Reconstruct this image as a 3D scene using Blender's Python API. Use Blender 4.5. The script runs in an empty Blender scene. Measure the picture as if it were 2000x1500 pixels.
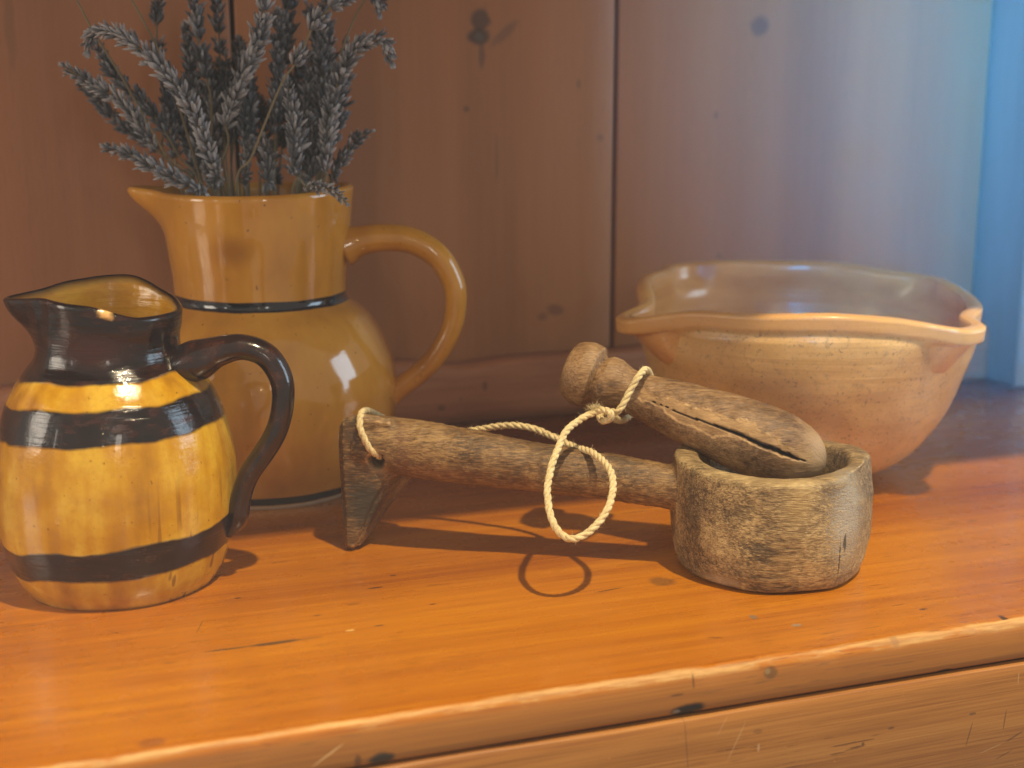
import bpy, bmesh, math, random
from mathutils import Vector, Matrix, noise
from math import sin, cos, pi, radians, sqrt, exp

# ---------------------------------------------------------------- camera, world, lights, exposure
S = bpy.context.scene
COL = S.collection
random.seed(7)

cam_d = bpy.data.cameras.new('camera')
cam = bpy.data.objects.new('camera', cam_d)
COL.objects.link(cam)
cam.location = (0, 0, 0.24)
cam.rotation_euler = (radians(90 - 12.4), 0, 0)
cam_d.sensor_width = 36
cam_d.lens = 48.6
cam_d.clip_start = 0.01
cam_d.clip_end = 50
cam_d.dof.use_dof = True
cam_d.dof.focus_distance = 0.67
cam_d.dof.aperture_fstop = 7.0
S.camera = cam

W = bpy.data.worlds.new('World')
S.world = W
W.use_nodes = True
W.node_tree.nodes['Background'].inputs[0].default_value = (0.62, 0.50, 0.42, 1)
W.node_tree.nodes['Background'].inputs[1].default_value = 0.70

def lamp(name, kind, loc, energy, color, target=None, size=None, size_y=None, radius=None, spot=None):
    d = bpy.data.lights.new(name, kind)
    d.energy = energy
    d.color = color
    if kind == 'AREA':
        d.shape = 'RECTANGLE'
        d.size = size
        d.size_y = size_y or size
    else:
        d.shadow_soft_size = radius
    if kind == 'SPOT':
        d.spot_size = radians(spot)
        d.spot_blend = 0.5
    o = bpy.data.objects.new(name, d)
    COL.objects.link(o)
    o.location = loc
    if target is not None:
        o.rotation_euler = (Vector(target) - Vector(loc)).to_track_quat('-Z', 'Y').to_euler()
    return o

lamp('ceiling_spotlight', 'SPOT', (0.47, -0.02, 2.0), 205, (1.0, 0.80, 0.50), (0.05, 0.68, 0), radius=0.028, spot=50)
lamp('window_daylight', 'AREA', (1.20, 0.72, 0.46), 5.5, (0.60, 0.82, 1.0), (0.15, 0.60, 0.12), size=0.45, size_y=0.6)
lamp('added_blue_beam', 'AREA', (0.02, -0.90, 0.58), 3.5, (0.06, 0.43, 0.97), (0.52, 1.0, 0.34), size=0.22, size_y=0.22).data.spread = radians(24)  # unseen blue beam added to tint the haze and boards at the right
lamp('room_window', 'AREA', (0.55, -1.3, 0.75), 2.2, (1.0, 0.92, 0.80), (0.0, 0.7, 0.1), size=0.13, size_y=0.32)
lamp('far_window', 'AREA', (-1.5, -0.9, 0.7), 1.3, (1.0, 0.92, 0.8), (-0.1, 0.7, 0.1), size=0.09, size_y=0.45)
lamp('side_window', 'AREA', (-1.35, 0.15, 0.60), 9.0, (1.0, 0.88, 0.72), (-0.05, 0.75, 0.12), size=0.4, size_y=0.8)
lamp('pendant_bulb', 'POINT', (0.12, -1.2, 0.95), 1.2, (1.0, 0.72, 0.34), radius=0.022)
lamp('pendant_bulb', 'POINT', (0.20, -1.7, 0.75), 1.2, (1.0, 0.72, 0.34), radius=0.022)

S.view_settings.view_transform = 'Standard'
S.view_settings.look = 'None'
S.view_settings.exposure = 0.0
S.view_settings.gamma = 1.0
S.render.engine = 'CYCLES'
S.cycles.use_denoising = True
S.cycles.max_bounces = 6
S.cycles.diffuse_bounces = 3
S.cycles.glossy_bounces = 3
S.cycles.volume_bounces = 0
S.cycles.adaptive_threshold = 0.015

# ---------------------------------------------------------------- helpers
def tag(o, label=None, cat=None, group=None, kind=None):
    for k, v in (('label', label), ('category', cat), ('group', group), ('kind', kind)):
        if v:
            o[k] = v
    return o

def empty(name, loc=(0, 0, 0), rz=0.0):
    o = bpy.data.objects.new(name, None)
    o.empty_display_size = 0.02
    COL.objects.link(o)
    o.location = loc
    o.rotation_euler = (0, 0, rz)
    return o

def mesh(name, verts, faces, mat, parent=None, smooth=True, attrs=None):
    me = bpy.data.meshes.new(name)
    me.from_pydata([tuple(v) for v in verts], [], faces)
    if attrs:
        for k, vals in attrs.items():
            a = me.attributes.new(k, 'FLOAT', 'POINT')
            a.data.foreach_set('value', vals)
    me.polygons.foreach_set('use_smooth', [smooth] * len(me.polygons))
    me.update()
    o = bpy.data.objects.new(name, me)
    COL.objects.link(o)
    if mat:
        me.materials.append(mat)
    if parent:
        o.parent = parent
    return o

def grid_faces(nr, nc, wrap=True, off=0):
    F = []
    for i in range(nr - 1):
        for j in range(nc if wrap else nc - 1):
            k = (j + 1) % nc
            F.append((off + i * nc + j, off + i * nc + k, off + (i + 1) * nc + k, off + (i + 1) * nc + j))
    return F

def catmull(pts, n, closed=False):
    P = [Vector(p) for p in pts]
    out = []
    m = len(P)
    for i in range(m - 1):
        p0 = P[i - 1] if i > 0 else P[0] * 2 - P[1]
        p1, p2 = P[i], P[i + 1]
        p3 = P[i + 2] if i + 2 < m else P[-1] * 2 - P[-2]
        for k in range(n):
            t = k / n
            out.append(0.5 * ((2 * p1) + (p2 - p0) * t + (2 * p0 - 5 * p1 + 4 * p2 - p3) * t * t + (3 * p1 - p0 - 3 * p2 + p3) * t ** 3))
    out.append(P[-1])
    return out

def resample(pts, step):
    out = [pts[0]]
    acc = 0.0
    for a, b in zip(pts, pts[1:]):
        L = (b - a).length
        while L > 1e-9 and acc + L >= step:
            t = (step - acc) / L
            a = a.lerp(b, t)
            out.append(a)
            L = (b - a).length
            acc = 0.0
        acc += L
    return out

def frames(pts, up=(0, 1, 0)):
    out = []
    u = Vector(up)
    for i, p in enumerate(pts):
        t = (pts[min(i + 1, len(pts) - 1)] - pts[max(i - 1, 0)]).normalized()
        n = u - t * u.dot(t)
        if n.length < 1e-5:
            n = t.orthogonal()
        n.normalize()
        u = n
        out.append((t, n, t.cross(n)))
    return out

def tube_data(pts, rn, rb, seg=12, up=(0, 1, 0), cap=True, off=0):
    """rn, rb: functions of s in 0..1 giving the half widths along normal / binormal"""
    V, F = [], []
    fr = frames(pts, up)
    n = len(pts)
    for i, p in enumerate(pts):
        s = i / (n - 1)
        t, nn, b = fr[i]
        for j in range(seg):
            a = 2 * pi * j / seg
            V.append(p + nn * (rn(s) * cos(a)) + b * (rb(s) * sin(a)))
    F += grid_faces(n, seg, True, off)
    if cap:
        F.append(tuple(off + j for j in reversed(range(seg))))
        F.append(tuple(off + (n - 1) * seg + j for j in range(seg)))
    return V, F

def interp(tab, x):
    """smooth (monotone cubic-ish) interpolation through a table of (x, y)"""
    if x <= tab[0][0]:
        return tab[0][1]
    for i in range(len(tab) - 1):
        x0, y0 = tab[i]
        x1, y1 = tab[i + 1]
        if x <= x1:
            d = (y1 - y0) / (x1 - x0)
            dm = d if i == 0 else (y0 - tab[i - 1][1]) / (x0 - tab[i - 1][0])
            dp = d if i + 2 >= len(tab) else (tab[i + 2][1] - y1) / (tab[i + 2][0] - x1)
            m0 = 0 if dm * d <= 0 else 2 * dm * d / (dm + d)
            m1 = 0 if dp * d <= 0 else 2 * dp * d / (dp + d)
            h = x1 - x0
            t = (x - x0) / h
            return ((2 * t ** 3 - 3 * t * t + 1) * y0 + (t ** 3 - 2 * t * t + t) * h * m0 + (-2 * t ** 3 + 3 * t * t) * y1 + (t ** 3 - t * t) * h * m1)
    return tab[-1][1]

def sstep(a, b, x):
    t = min(1, max(0, (x - a) / (b - a)))
    return t * t * (3 - 2 * t)

def fbm(v, s=1.0, o=4):
    return noise.fractal(Vector(v) * s, 0.9, 2.0, o)

def angd(a, b):
    return (a - b + pi) % (2 * pi) - pi

# ---------------------------------------------------------------- material kit
class NT:
    def __init__(self, name):
        self.m = bpy.data.materials.new(name)
        self.m.use_nodes = True
        self.t = self.m.node_tree
        self.b = self.t.nodes['Principled BSDF']
        self.co = self.n('ShaderNodeTexCoord').outputs['Object']

    def n(self, typ, **kw):
        nd = self.t.nodes.new(typ)
        for k, v in kw.items():
            setattr(nd, k, v)
        return nd

    def put(self, sock, v):
        if isinstance(v, bpy.types.NodeSocket):
            self.t.links.new(v, sock)
        elif isinstance(v, tuple) and len(v) == 3 and sock.type == 'RGBA':
            sock.default_value = (*v, 1)
        else:
            sock.default_value = v

    def math(self, op, a, b=0.0, c=None, clamp=False):
        nd = self.n('ShaderNodeMath', operation=op, use_clamp=clamp)
        self.put(nd.inputs[0], a)
        self.put(nd.inputs[1], b)
        if c is not None:
            self.put(nd.inputs[2], c)
        return nd.outputs[0]

    def vm(self, op, a, b=None, s=None):
        nd = self.n('ShaderNodeVectorMath', operation=op)
        self.put(nd.inputs[0], a)
        if b is not None:
            self.put(nd.inputs[1], b)
        if s is not None:
            self.put(nd.inputs['Scale'], s)
        return nd.outputs['Value'] if op in ('LENGTH', 'DOT_PRODUCT', 'DISTANCE') else nd.outputs[0]

    def map(self, scale=(1, 1, 1), loc=(0, 0, 0), rot=(0, 0, 0), v=None):
        nd = self.n('ShaderNodeMapping')
        self.put(nd.inputs[0], v or self.co)
        nd.inputs['Location'].default_value = loc
        nd.inputs['Rotation'].default_value = rot
        nd.inputs['Scale'].default_value = scale
        return nd.outputs[0]

    def noise(self, v, scale=5.0, detail=4, rough=0.55, dist=0.0):
        nd = self.n('ShaderNodeTexNoise')
        self.put(nd.inputs['Vector'], v)
        nd.inputs['Scale'].default_value = scale
        nd.inputs['Detail'].default_value = detail
        nd.inputs['Roughness'].default_value = rough
        nd.inputs['Distortion'].default_value = dist
        return nd.outputs['Fac']

    def ramp(self, f, stops, mode='LINEAR'):
        nd = self.n('ShaderNodeValToRGB')
        nd.color_ramp.interpolation = mode
        e = nd.color_ramp.elements
        while len(e) < len(stops):
            e.new(0.5)
        for q, (p, c) in zip(e, stops):
            q.position = p
            q.color = (*c, 1) if len(c) == 3 else c
        self.put(nd.inputs[0], f)
        return nd.outputs[0]

    def step(self, f, a, b, lo=0.0, hi=1.0):
        nd = self.n('ShaderNodeMapRange', interpolation_type='SMOOTHSTEP')
        self.put(nd.inputs[0], f)
        self.put(nd.inputs[1], a)
        self.put(nd.inputs[2], b)
        self.put(nd.inputs[3], lo)
        self.put(nd.inputs[4], hi)
        return nd.outputs[0]

    def mix(self, f, a, b, mode='MIX'):
        nd = self.n('ShaderNodeMix', data_type='RGBA', blend_type=mode)
        self.put(nd.inputs[0], f)
        self.put(nd.inputs[6], a)
        self.put(nd.inputs[7], b)
        return nd.outputs[2]

    def xyz(self, v=None):
        nd = self.n('ShaderNodeSeparateXYZ')
        self.put(nd.inputs[0], v or self.co)
        return nd.outputs

    def attr(self, name):
        return self.n('ShaderNodeAttribute', attribute_name=name).outputs['Fac']

    def bump(self, h, strength=0.3, dist=0.001, prev=None):
        nd = self.n('ShaderNodeBump')
        nd.inputs['Strength'].default_value = strength
        nd.inputs['Distance'].default_value = dist
        self.put(nd.inputs['Height'], h)
        if prev is not None:
            self.put(nd.inputs['Normal'], prev)
        return nd.outputs[0]

    def done(self, color, rough=0.4, normal=None, **kw):
        self.put(self.b.inputs['Base Color'], color)
        self.put(self.b.inputs['Roughness'], rough)
        if normal is not None:
            self.put(self.b.inputs['Normal'], normal)
        for k, v in kw.items():
            self.put(self.b.inputs[k.replace('_', ' ')], v)
        return self.m

def pine(name, along, cols, marks=(), wear=None, rough=0.36, coat=0.25, dash=1.0, fig=1.0, fine_w=0.22, mid_w=0.26, fib_w=0.42, offset=(0, 0, 0)):
    """varnished pine. along: 0 grain runs on x, 2 on z. marks: (cx,cy,cz, rx,ry,rz, colour, strength, rotation)"""
    k = NT(name)
    co = k.map(loc=offset)
    def st(l, w):
        return (l, w, w) if along == 0 else (w, w, l)
    warp = k.noise(k.map(st(2.2, 9), v=co), 1.0, 3)
    big = k.noise(k.map(st(1.1 * fig, 14 * fig), v=co), 1.0, 3, 0.5, 0.6)
    fib = k.noise(k.map(st(14, 1100), v=co), 1.0, 3, 0.65)
    mid = k.noise(k.map(st(5, 95), v=co), 1.0, 4, 0.6)
    fine = k.noise(k.map(st(3.2, 190), v=co), 1.0, 3, 0.6, 0.3)
    f = k.math('MULTIPLY_ADD', fine, fine_w, k.math('MULTIPLY', big, 1.10 - fine_w - mid_w))
    f = k.math('MULTIPLY_ADD', mid, mid_w, f)
    f = k.math('MULTIPLY_ADD', fib, fib_w, k.math('SUBTRACT', f, 0.06 + fib_w * 0.5))
    col = k.ramp(f, [(0.34, cols[0]), (0.53, cols[1]), (0.74, cols[2])])
    # short dark pores
    pore = k.noise(k.map(st(60, 1300), v=co), 1.0, 2, 0.5)
    reg = k.noise(k.map(st(7, 30), v=co), 1.0, 2)
    pm = k.math('MULTIPLY', k.step(pore, 0.61, 0.69), k.step(reg, 0.42, 0.6))
    col = k.mix(k.math('MULTIPLY', pm, 0.75 * dash), col, tuple(c * 0.25 for c in cols[0]))
    # worn specks and dust
    sp = k.noise(k.map((1, 1, 1), v=co), 420.0, 2, 0.5)
    col = k.mix(k.step(sp, 0.73, 0.80, 0, 0.3), col, tuple(min(1, c * 1.6 + 0.05) for c in cols[2]))
    jit = k.vm('SCALE', k.vm('SUBTRACT', k.n('ShaderNodeTexNoise').outputs['Color'], (0.5, 0.5, 0.5)), s=1.0)
    jn = [n for n in k.t.nodes if n.bl_idname == 'ShaderNodeTexNoise'][-1]
    k.put(jn.inputs['Vector'], co)
    jn.inputs['Scale'].default_value = 90
    jn.inputs['Detail'].default_value = 3
    if wear:
        col = wear(k, co, col)
    dent = None
    for (cx, cy, cz, rx, ry, rz, mc, ms, rot) in marks:
        d = k.vm('SUBTRACT', k.co, (cx, cy, cz))
        if rot:
            rv = k.n('ShaderNodeVectorRotate', rotation_type='EULER_XYZ')
            k.put(rv.inputs['Vector'], d)
            rv.inputs['Rotation'].default_value = rot
            d = rv.outputs[0]
        d = k.vm('MULTIPLY', d, (1 / rx, 1 / ry, 1 / rz))
        d = k.vm('ADD', d, k.vm('SCALE', jit, s=0.9))
        msk = k.step(k.vm('LENGTH', d), 1.05, 0.55, 0, ms)
        col = k.mix(msk, col, mc)
        dent = msk if dent is None else k.math('MAXIMUM', dent, msk)
    h = k.math('MULTIPLY_ADD', fib, 0.5, mid)
    if dent is not None:
        h = k.math('MULTIPLY_ADD', dent, -1.5, h)
    und = k.noise(k.map(st(6, 22), v=co), 1.0, 2)
    nb = k.bump(und, 0.35, 0.004)
    nb = k.bump(h, 0.25, 0.0006, nb)
    rg = k.math('MULTIPLY_ADD', k.noise(co, 45.0, 4), 0.22, rough - 0.11)
    return k.done(col, rg, nb, Coat_Weight=coat, Coat_Roughness=0.16, Specular_IOR_Level=0.45)

# ---------------------------------------------------------------- dresser (setting)
YAW = radians(19.3)
dresser = empty('pine_dresser', (0, 0, 0), YAW)
tag(dresser, 'old varnished orange pine dresser with plank back, holding all the pottery', 'dresser')

SHELF_COLS = ((0.28, 0.070, 0.003), (0.48, 0.156, 0.004), (0.64, 0.245, 0.007))
BACK_COLS = ((0.28, 0.108, 0.034), (0.38, 0.155, 0.051), (0.45, 0.195, 0.068))
DK = (0.035, 0.018, 0.010)

def shelf_wear_and_tone(k, co, col):
    x, y, z = k.xyz()
    n1 = k.noise(k.map((22, 160, 160)), 1.0, 5, 0.72)
    n2 = k.noise(k.map((3.0, 3, 3)), 1.0, 2)
    edge = k.math('ABSOLUTE', k.math('SUBTRACT', y, 0.4832))
    wob = k.math('MULTIPLY_ADD', n1, -0.0090, k.math('MULTIPLY_ADD', n2, -0.005, 0.0076))
    m = k.step(k.math('SUBTRACT', edge, wob), 0.0012, -0.0006)
    zz = k.step(z, -0.0055, -0.0025)
    m = k.math('MULTIPLY', m, zz)
    col = k.mix(k.math('MULTIPLY', m, 0.8), col, k.ramp(k.noise(k.map((30, 500, 500)), 1.0, 4, 0.7), [(0.35, (0.40, 0.19, 0.05)), (0.6, (0.72, 0.45, 0.16))]))
    front = k.step(z, -0.0022, -0.006)
    col = k.mix(k.math('MULTIPLY', front, 0.6), col, (0.34, 0.155, 0.042))
    g = k.step(k.math('MULTIPLY_ADD', n1, 0.003, z), -0.0172, -0.0198)  # darker towards the bottom of the nosing
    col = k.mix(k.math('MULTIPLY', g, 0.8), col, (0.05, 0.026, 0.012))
    return col

SHELF_MARKS = [(0.0677, 0.5678, 0.0, 0.011, 0.0009, 0.01, (0.06, 0.045, 0.025), 0.8, None), (0.0898, 0.5678, 0.0, 0.013, 0.0021, 0.01, (0.06, 0.045, 0.025), 0.75, None), (0.0787, 0.5676, 0.0, 0.024, 0.001, 0.01, (0.06, 0.045, 0.025), 0.55, None), (0.1034, 0.5678, 0.0, 0.008, 0.0014, 0.01, (0.2, 0.08, 0.02), 0.5, None), (0.1235, 0.5706, 0.0, 0.0026, 0.0013, 0.01, (0.78, 0.48, 0.13), 0.9, None), (0.1366, 0.5717, 0.0, 0.003, 0.0008, 0.01, (0.06, 0.045, 0.025), 0.8, None), (0.0818, 0.6269, 0.0, 0.0022, 0.0009, 0.01, (0.04, 0.018, 0.01), 0.9, None), (0.1463, 0.6187, 0.0, 0.0042, 0.0009, 0.01, (0.04, 0.018, 0.01), 0.9, None), (0.159, 0.6323, 0.0, 0.002, 0.0009, 0.01, (0.04, 0.018, 0.01), 0.9, None), (0.2523, 0.5786, 0.0, 0.009, 0.0007, 0.01, (0.04, 0.018, 0.01), 0.8, (0, 0, -0.12)), (0.0602, 0.5965, 0.0, 0.009, 0.0003, 0.01, (0.04, 0.018, 0.01), 0.75, (0, 0, -1.25)), (0.0237, 0.6031, 0.0, 0.006, 0.0003, 0.01, (0.04, 0.018, 0.01), 0.7, (0, 0, 0.8)), (0.2812, 0.5811, 0.0, 0.008, 0.0075, 0.01, (0.1, 0.055, 0.025), 0.55, None), (0.3011, 0.5251, 0.0, 0.0022, 0.003, 0.01, (0.2, 0.16, 0.11), 0.8, None), (0.3145, 0.51, 0.0, 0.003, 0.0018, 0.01, (0.3, 0.22, 0.14), 0.9, None), (0.38, 0.5074, 0.0, 0.003, 0.0012, 0.01, (0.04, 0.018, 0.01), 0.8, None), (0.273, 0.5096, 0.0, 0.004, 0.0009, 0.01, (0.04, 0.018, 0.01), 0.5, (0, 0, 0.3)), (0.1317, 0.6012, 0.0, 0.004, 0.0006, 0.01, (0.04, 0.018, 0.01), 0.6, None), (0.1668, 0.5889, 0.0, 0.002, 0.0008, 0.01, (0.04, 0.018, 0.01), 0.8, None), (0.113, 0.5929, 0.0, 0.0025, 0.0007, 0.01, (0.04, 0.018, 0.01), 0.8, None), (0.0303, 0.4899, 0.0, 0.006, 0.004, 0.01, (0.22, 0.06, 0.02), 0.6, None), (0.4854, 0.6094, 0.0, 0.004, 0.0016, 0.01, (0.04, 0.018, 0.01), 0.5, None), (0.3147, 0.6871, 0.0, 0.01, 0.0012, 0.01, (0.1, 0.03, 0.01), 0.4, None), (0.1933, 0.49, 0.0102, 0.0012, 0.01, 0.004, (0.04, 0.018, 0.01), 0.6, None), (0.4087, 0.486, -0.0012, 0.0022, 0.006, 0.003, (0.04, 0.018, 0.01), 0.9, None)]
NOSE_MARKS = [(0.2458, 0.4805, -0.0171, 0.01, 0.03, 0.0034, (0.012, 0.012, 0.012), 1, None), (0.241, 0.4805, -0.0172, 0.0022, 0.03, 0.0013, (0.25, 0.22, 0.18), 0.9, None), (0.2848, 0.4805, -0.0066, 0.0042, 0.03, 0.0036, (0.13, 0.07, 0.025), 0.7, None), (0.2835, 0.4805, -0.0054, 0.0016, 0.03, 0.0016, (0.3, 0.2, 0.09), 0.8, None), (0.2404, 0.4805, -0.0095, 0.004, 0.03, 0.0006, (0.04, 0.018, 0.01), 0.6, None), (0.375, 0.4805, -0.0197, 0.0045, 0.03, 0.0024, (0.012, 0.012, 0.012), 1, None), (0.1147, 0.4805, -0.017, 0.006, 0.03, 0.0035, (0.03, 0.03, 0.022), 0.95, None), (0.0938, 0.4805, -0.0115, 0.0085, 0.03, 0.0004, (0.8, 0.55, 0.25), 0.8, (0, 0.55, 0)), (0.1056, 0.4805, -0.0163, 0.0016, 0.03, 0.004, (0.12, 0.05, 0.02), 0.7, None), (0.2485, 0.4805, -0.0044, 0.0007, 0.03, 0.004, (0.04, 0.018, 0.01), 0.5, None), (0.3476, 0.4835, -0.0012, 0.0025, 0.01, 0.004, (0.3, 0.15, 0.05), 0.5, None)]
APRON_MARKS = [(0.2695, 0.4796, -0.0341, 0.0004, 0.02, 0.012, (0.75, 0.5, 0.25), 0.3, (0, -0.45, 0)), (0.28, 0.4796, -0.0394, 0.0008, 0.02, 0.0022, (0.8, 0.6, 0.35), 0.34, None), (0.2453, 0.4796, -0.0323, 0.0005, 0.02, 0.018, (0.12, 0.05, 0.02), 0.35, (0, 0.1, 0)), (0.3888, 0.4796, -0.0515, 0.0004, 0.02, 0.007, (0.04, 0.018, 0.01), 0.56, (0, -0.25, 0)), (0.4079, 0.4796, -0.0477, 0.0004, 0.02, 0.006, (0.04, 0.018, 0.01), 0.56, (0, -0.1, 0)), (0.4139, 0.4796, -0.0569, 0.006, 0.02, 0.0006, (0.04, 0.018, 0.01), 0.49, (0, 0.4, 0)), (0.4014, 0.4796, -0.0605, 0.008, 0.02, 0.0004, (0.75, 0.5, 0.25), 0.3, (0, 0.25, 0)), (0.4089, 0.4796, -0.0651, 0.007, 0.02, 0.0004, (0.04, 0.018, 0.01), 0.49, (0, 0.35, 0)), (0.3464, 0.4796, -0.0415, 0.002, 0.02, 0.0008, (0.06, 0.045, 0.025), 0.56, None), (0.3899, 0.4796, -0.0416, 0.0022, 0.02, 0.0008, (0.06, 0.045, 0.025), 0.56, None), (0.2792, 0.4796, -0.0321, 0.003, 0.02, 0.0014, (0.04, 0.018, 0.01), 0.28, None), (0.3324, 0.4796, -0.0468, 0.001, 0.02, 0.001, (0.04, 0.018, 0.01), 0.63, None), (0.4139, 0.4796, -0.0277, 0.0004, 0.02, 0.004, (0.8, 0.55, 0.3), 0.27, None), (0.2619, 0.4796, -0.0269, 0.0003, 0.02, 0.006, (0.8, 0.55, 0.3), 0.23, (0, -0.5, 0))]
m_shelf = pine('shelf_pine', 0, SHELF_COLS, SHELF_MARKS, shelf_wear_and_tone, rough=0.28, coat=0.5)
m_nose = pine('nosing_pine', 0, SHELF_COLS, NOSE_MARKS, shelf_wear_and_tone, rough=0.55, coat=0.0, fib_w=0.7, mid_w=0.4, fine_w=0.3)
m_apron = pine('apron_pine', 0, ((0.26, 0.092, 0.016), (0.44, 0.185, 0.036), (0.58, 0.275, 0.064)), APRON_MARKS, None, rough=0.45, coat=0.1, fib_w=0.6, offset=(3, 1, 2))

def extrude_x(name, prof, x0, x1, nx, mat, parent, wob=None):
    V = []
    for i in range(nx):
        x = x0 + (x1 - x0) * i / (nx - 1)
        for (y, z) in prof:
            dy, dz = wob(x, y, z) if wob else (0, 0)
            V.append((x, y + dy, z + dz))
    n = len(prof)
    F = grid_faces(nx, n, True)
    F.append(tuple(range(n)))
    F.append(tuple((nx - 1) * n + j for j in reversed(range(n))))
    return mesh(name, V, F, mat, parent)

X0, X1 = -0.55, 0.90
prof = [(0.955, 0.0), (0.80, 0.0), (0.65, 0.0), (0.55, 0.0), (0.50, 0.0), (0.488, -0.0000), (0.4850, -0.0002), (0.4832, -0.0008), (0.4820, -0.0020),
        (0.4812, -0.0040), (0.4806, -0.0075), (0.4804, -0.0115), (0.4805, -0.0150), (0.4810, -0.0178), (0.4832, -0.0196), (0.52, -0.0198), (0.955, -0.0198)]
def nosing(x, y, z):
    if y > 0.495 or z < -0.019:
        return (0, 0)
    a = fbm((x * 9, 1.3, z * 60), 1.0, 4)
    d = max(0, fbm((x * 70, 7.7, 0.3), 1.0, 4) - 0.30) * 0.0014
    return (a * 0.0002 + d * (1 if -0.006 < z < -0.0002 else 0), -d * 0.6 if z > -0.004 else a * 0.0002)
shelf = extrude_x('shelf_board', prof, X0, X1, 500, m_shelf, dresser, nosing)
shelf.data.materials.append(m_nose)
for p_ in shelf.data.polygons:
    if p_.center.y < 0.4845:
        p_.material_index = 1
tag(shelf, 'orange varnished shelf board with worn pale front edge')
ap = [(0.4805, -0.0209), (0.4798, -0.0216), (0.4796, -0.026), (0.4796, -0.16), (0.505, -0.16), (0.505, -0.0209)]
apron = extrude_x('front_rail', ap, X0, X1, 300, m_apron, dresser, lambda x, y, z: (fbm((x * 6, z * 20, 3), 1, 3) * 0.0006, (fbm((x * 11, 0, 9), 1, 3) * 0.0005) if z > -0.03 else 0))
tag(apron, 'paler scratched pine front rail under the shelf edge')
# a dark strip stands in for shadow behind the joint
back_y = 0.940
JOINTS = [-0.55, -0.137, 0.136, 0.409, 0.7335]
BACK_MARKS = [(0.3055, 0.94, 0.2809, 0.0085, 0.03, 0.0085, (0.035, 0.022, 0.016), 0.75, None), (0.3044, 0.94, 0.2699, 0.0095, 0.03, 0.0075, (0.035, 0.022, 0.016), 0.85, None), (0.3051, 0.94, 0.2693, 0.004, 0.03, 0.004, (0.1, 0.08, 0.06), 0.8, None), (0.3065, 0.94, 0.2568, 0.003, 0.03, 0.01, (0.08, 0.04, 0.025), 0.6, None), (0.3235, 0.94, 0.2719, 0.004, 0.03, 0.016, (0.1, 0.055, 0.035), 0.45, (0, -0.85, 0)), (0.2951, 0.94, 0.2202, 0.0028, 0.03, 0.0028, (0.035, 0.022, 0.016), 0.5, None), (0.3801, 0.94, 0.2369, 0.002, 0.03, 0.004, (0.035, 0.022, 0.016), 0.4, None), (0.3969, 0.94, 0.1995, 0.003, 0.03, 0.003, (0.035, 0.022, 0.016), 0.35, None), (0.5247, 0.94, 0.2795, 0.01, 0.03, 0.01, (0.06, 0.035, 0.025), 0.6, None), (0.4909, 0.94, 0.2144, 0.002, 0.03, 0.004, (0.035, 0.022, 0.016), 0.4, None), (0.4969, 0.94, 0.1089, 0.002, 0.03, 0.003, (0.035, 0.022, 0.016), 0.4, None), (-0.0014, 0.94, 0.27, 0.004, 0.03, 0.03, (0.14, 0.07, 0.03), 0.35, None), (0.3632, 0.94, 0.0746, 0.008, 0.03, 0.005, (0.08, 0.03, 0.02), 0.5, None), (0.3531, 0.94, 0.0694, 0.005, 0.03, 0.004, (0.08, 0.03, 0.02), 0.4, None), (0.3176, 0.94, 0.1855, 0.002, 0.03, 0.02, (0.12, 0.05, 0.03), 0.3, None)]
RAIL_MARKS = [(0.3009, 0.92, 0.0541, 0.008, 0.03, 0.006, (0.07, 0.035, 0.02), 0.5, None), (0.3013, 0.918, 0.0257, 0.002, 0.03, 0.004, (0.04, 0.018, 0.01), 0.5, None), (0.2683, 0.918, 0.0125, 0.004, 0.03, 0.003, (0.04, 0.018, 0.01), 0.5, None), (0.2828, 0.918, 0.0177, 0.001, 0.03, 0.001, (0.04, 0.018, 0.01), 0.7, None)]
m_back = pine('back_board_pine', 2, BACK_COLS, BACK_MARKS, None, rough=0.45, coat=0.12, dash=0.25, fig=0.55, fine_w=0.08, mid_w=0.16, fib_w=0.16)
rd = random.Random(3)
for i in range(len(JOINTS) - 1):
    a, b = JOINTS[i] + 0.0016, JOINTS[i + 1] - 0.0016
    t = 0.016
    y0 = back_y + (0.0006 if i % 2 else 0.0)
    bev = 0.0012
    # cross-section of a plank seen from above, extruded up
    sec = [(a, y0 + t), (a, y0 + bev), (a + bev * .4, y0 + bev * .35), (a + bev * 1.2, y0)]
    for q in range(1, 12):
        sec.append((a + (b - a) * q / 12, y0 + 0.0006 * sin(q * 0.9 + i * 2)))
    sec += [(b - bev * 1.2, y0), (b - bev * .4, y0 + bev * .35), (b, y0 + bev), (b, y0 + t)]
    V = []
    NZ = 12
    for r in range(NZ):
        z = -0.015 + 0.475 * r / (NZ - 1)
        for (x, y) in sec:
            V.append((x, y, z))
    n = len(sec)
    F = grid_faces(NZ, n, True)
    F.append(tuple(reversed(range(n))))
    F.append(tuple((NZ - 1) * n + j for j in range(n)))
    mesh('back_board', V, F, m_back, dresser)
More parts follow.
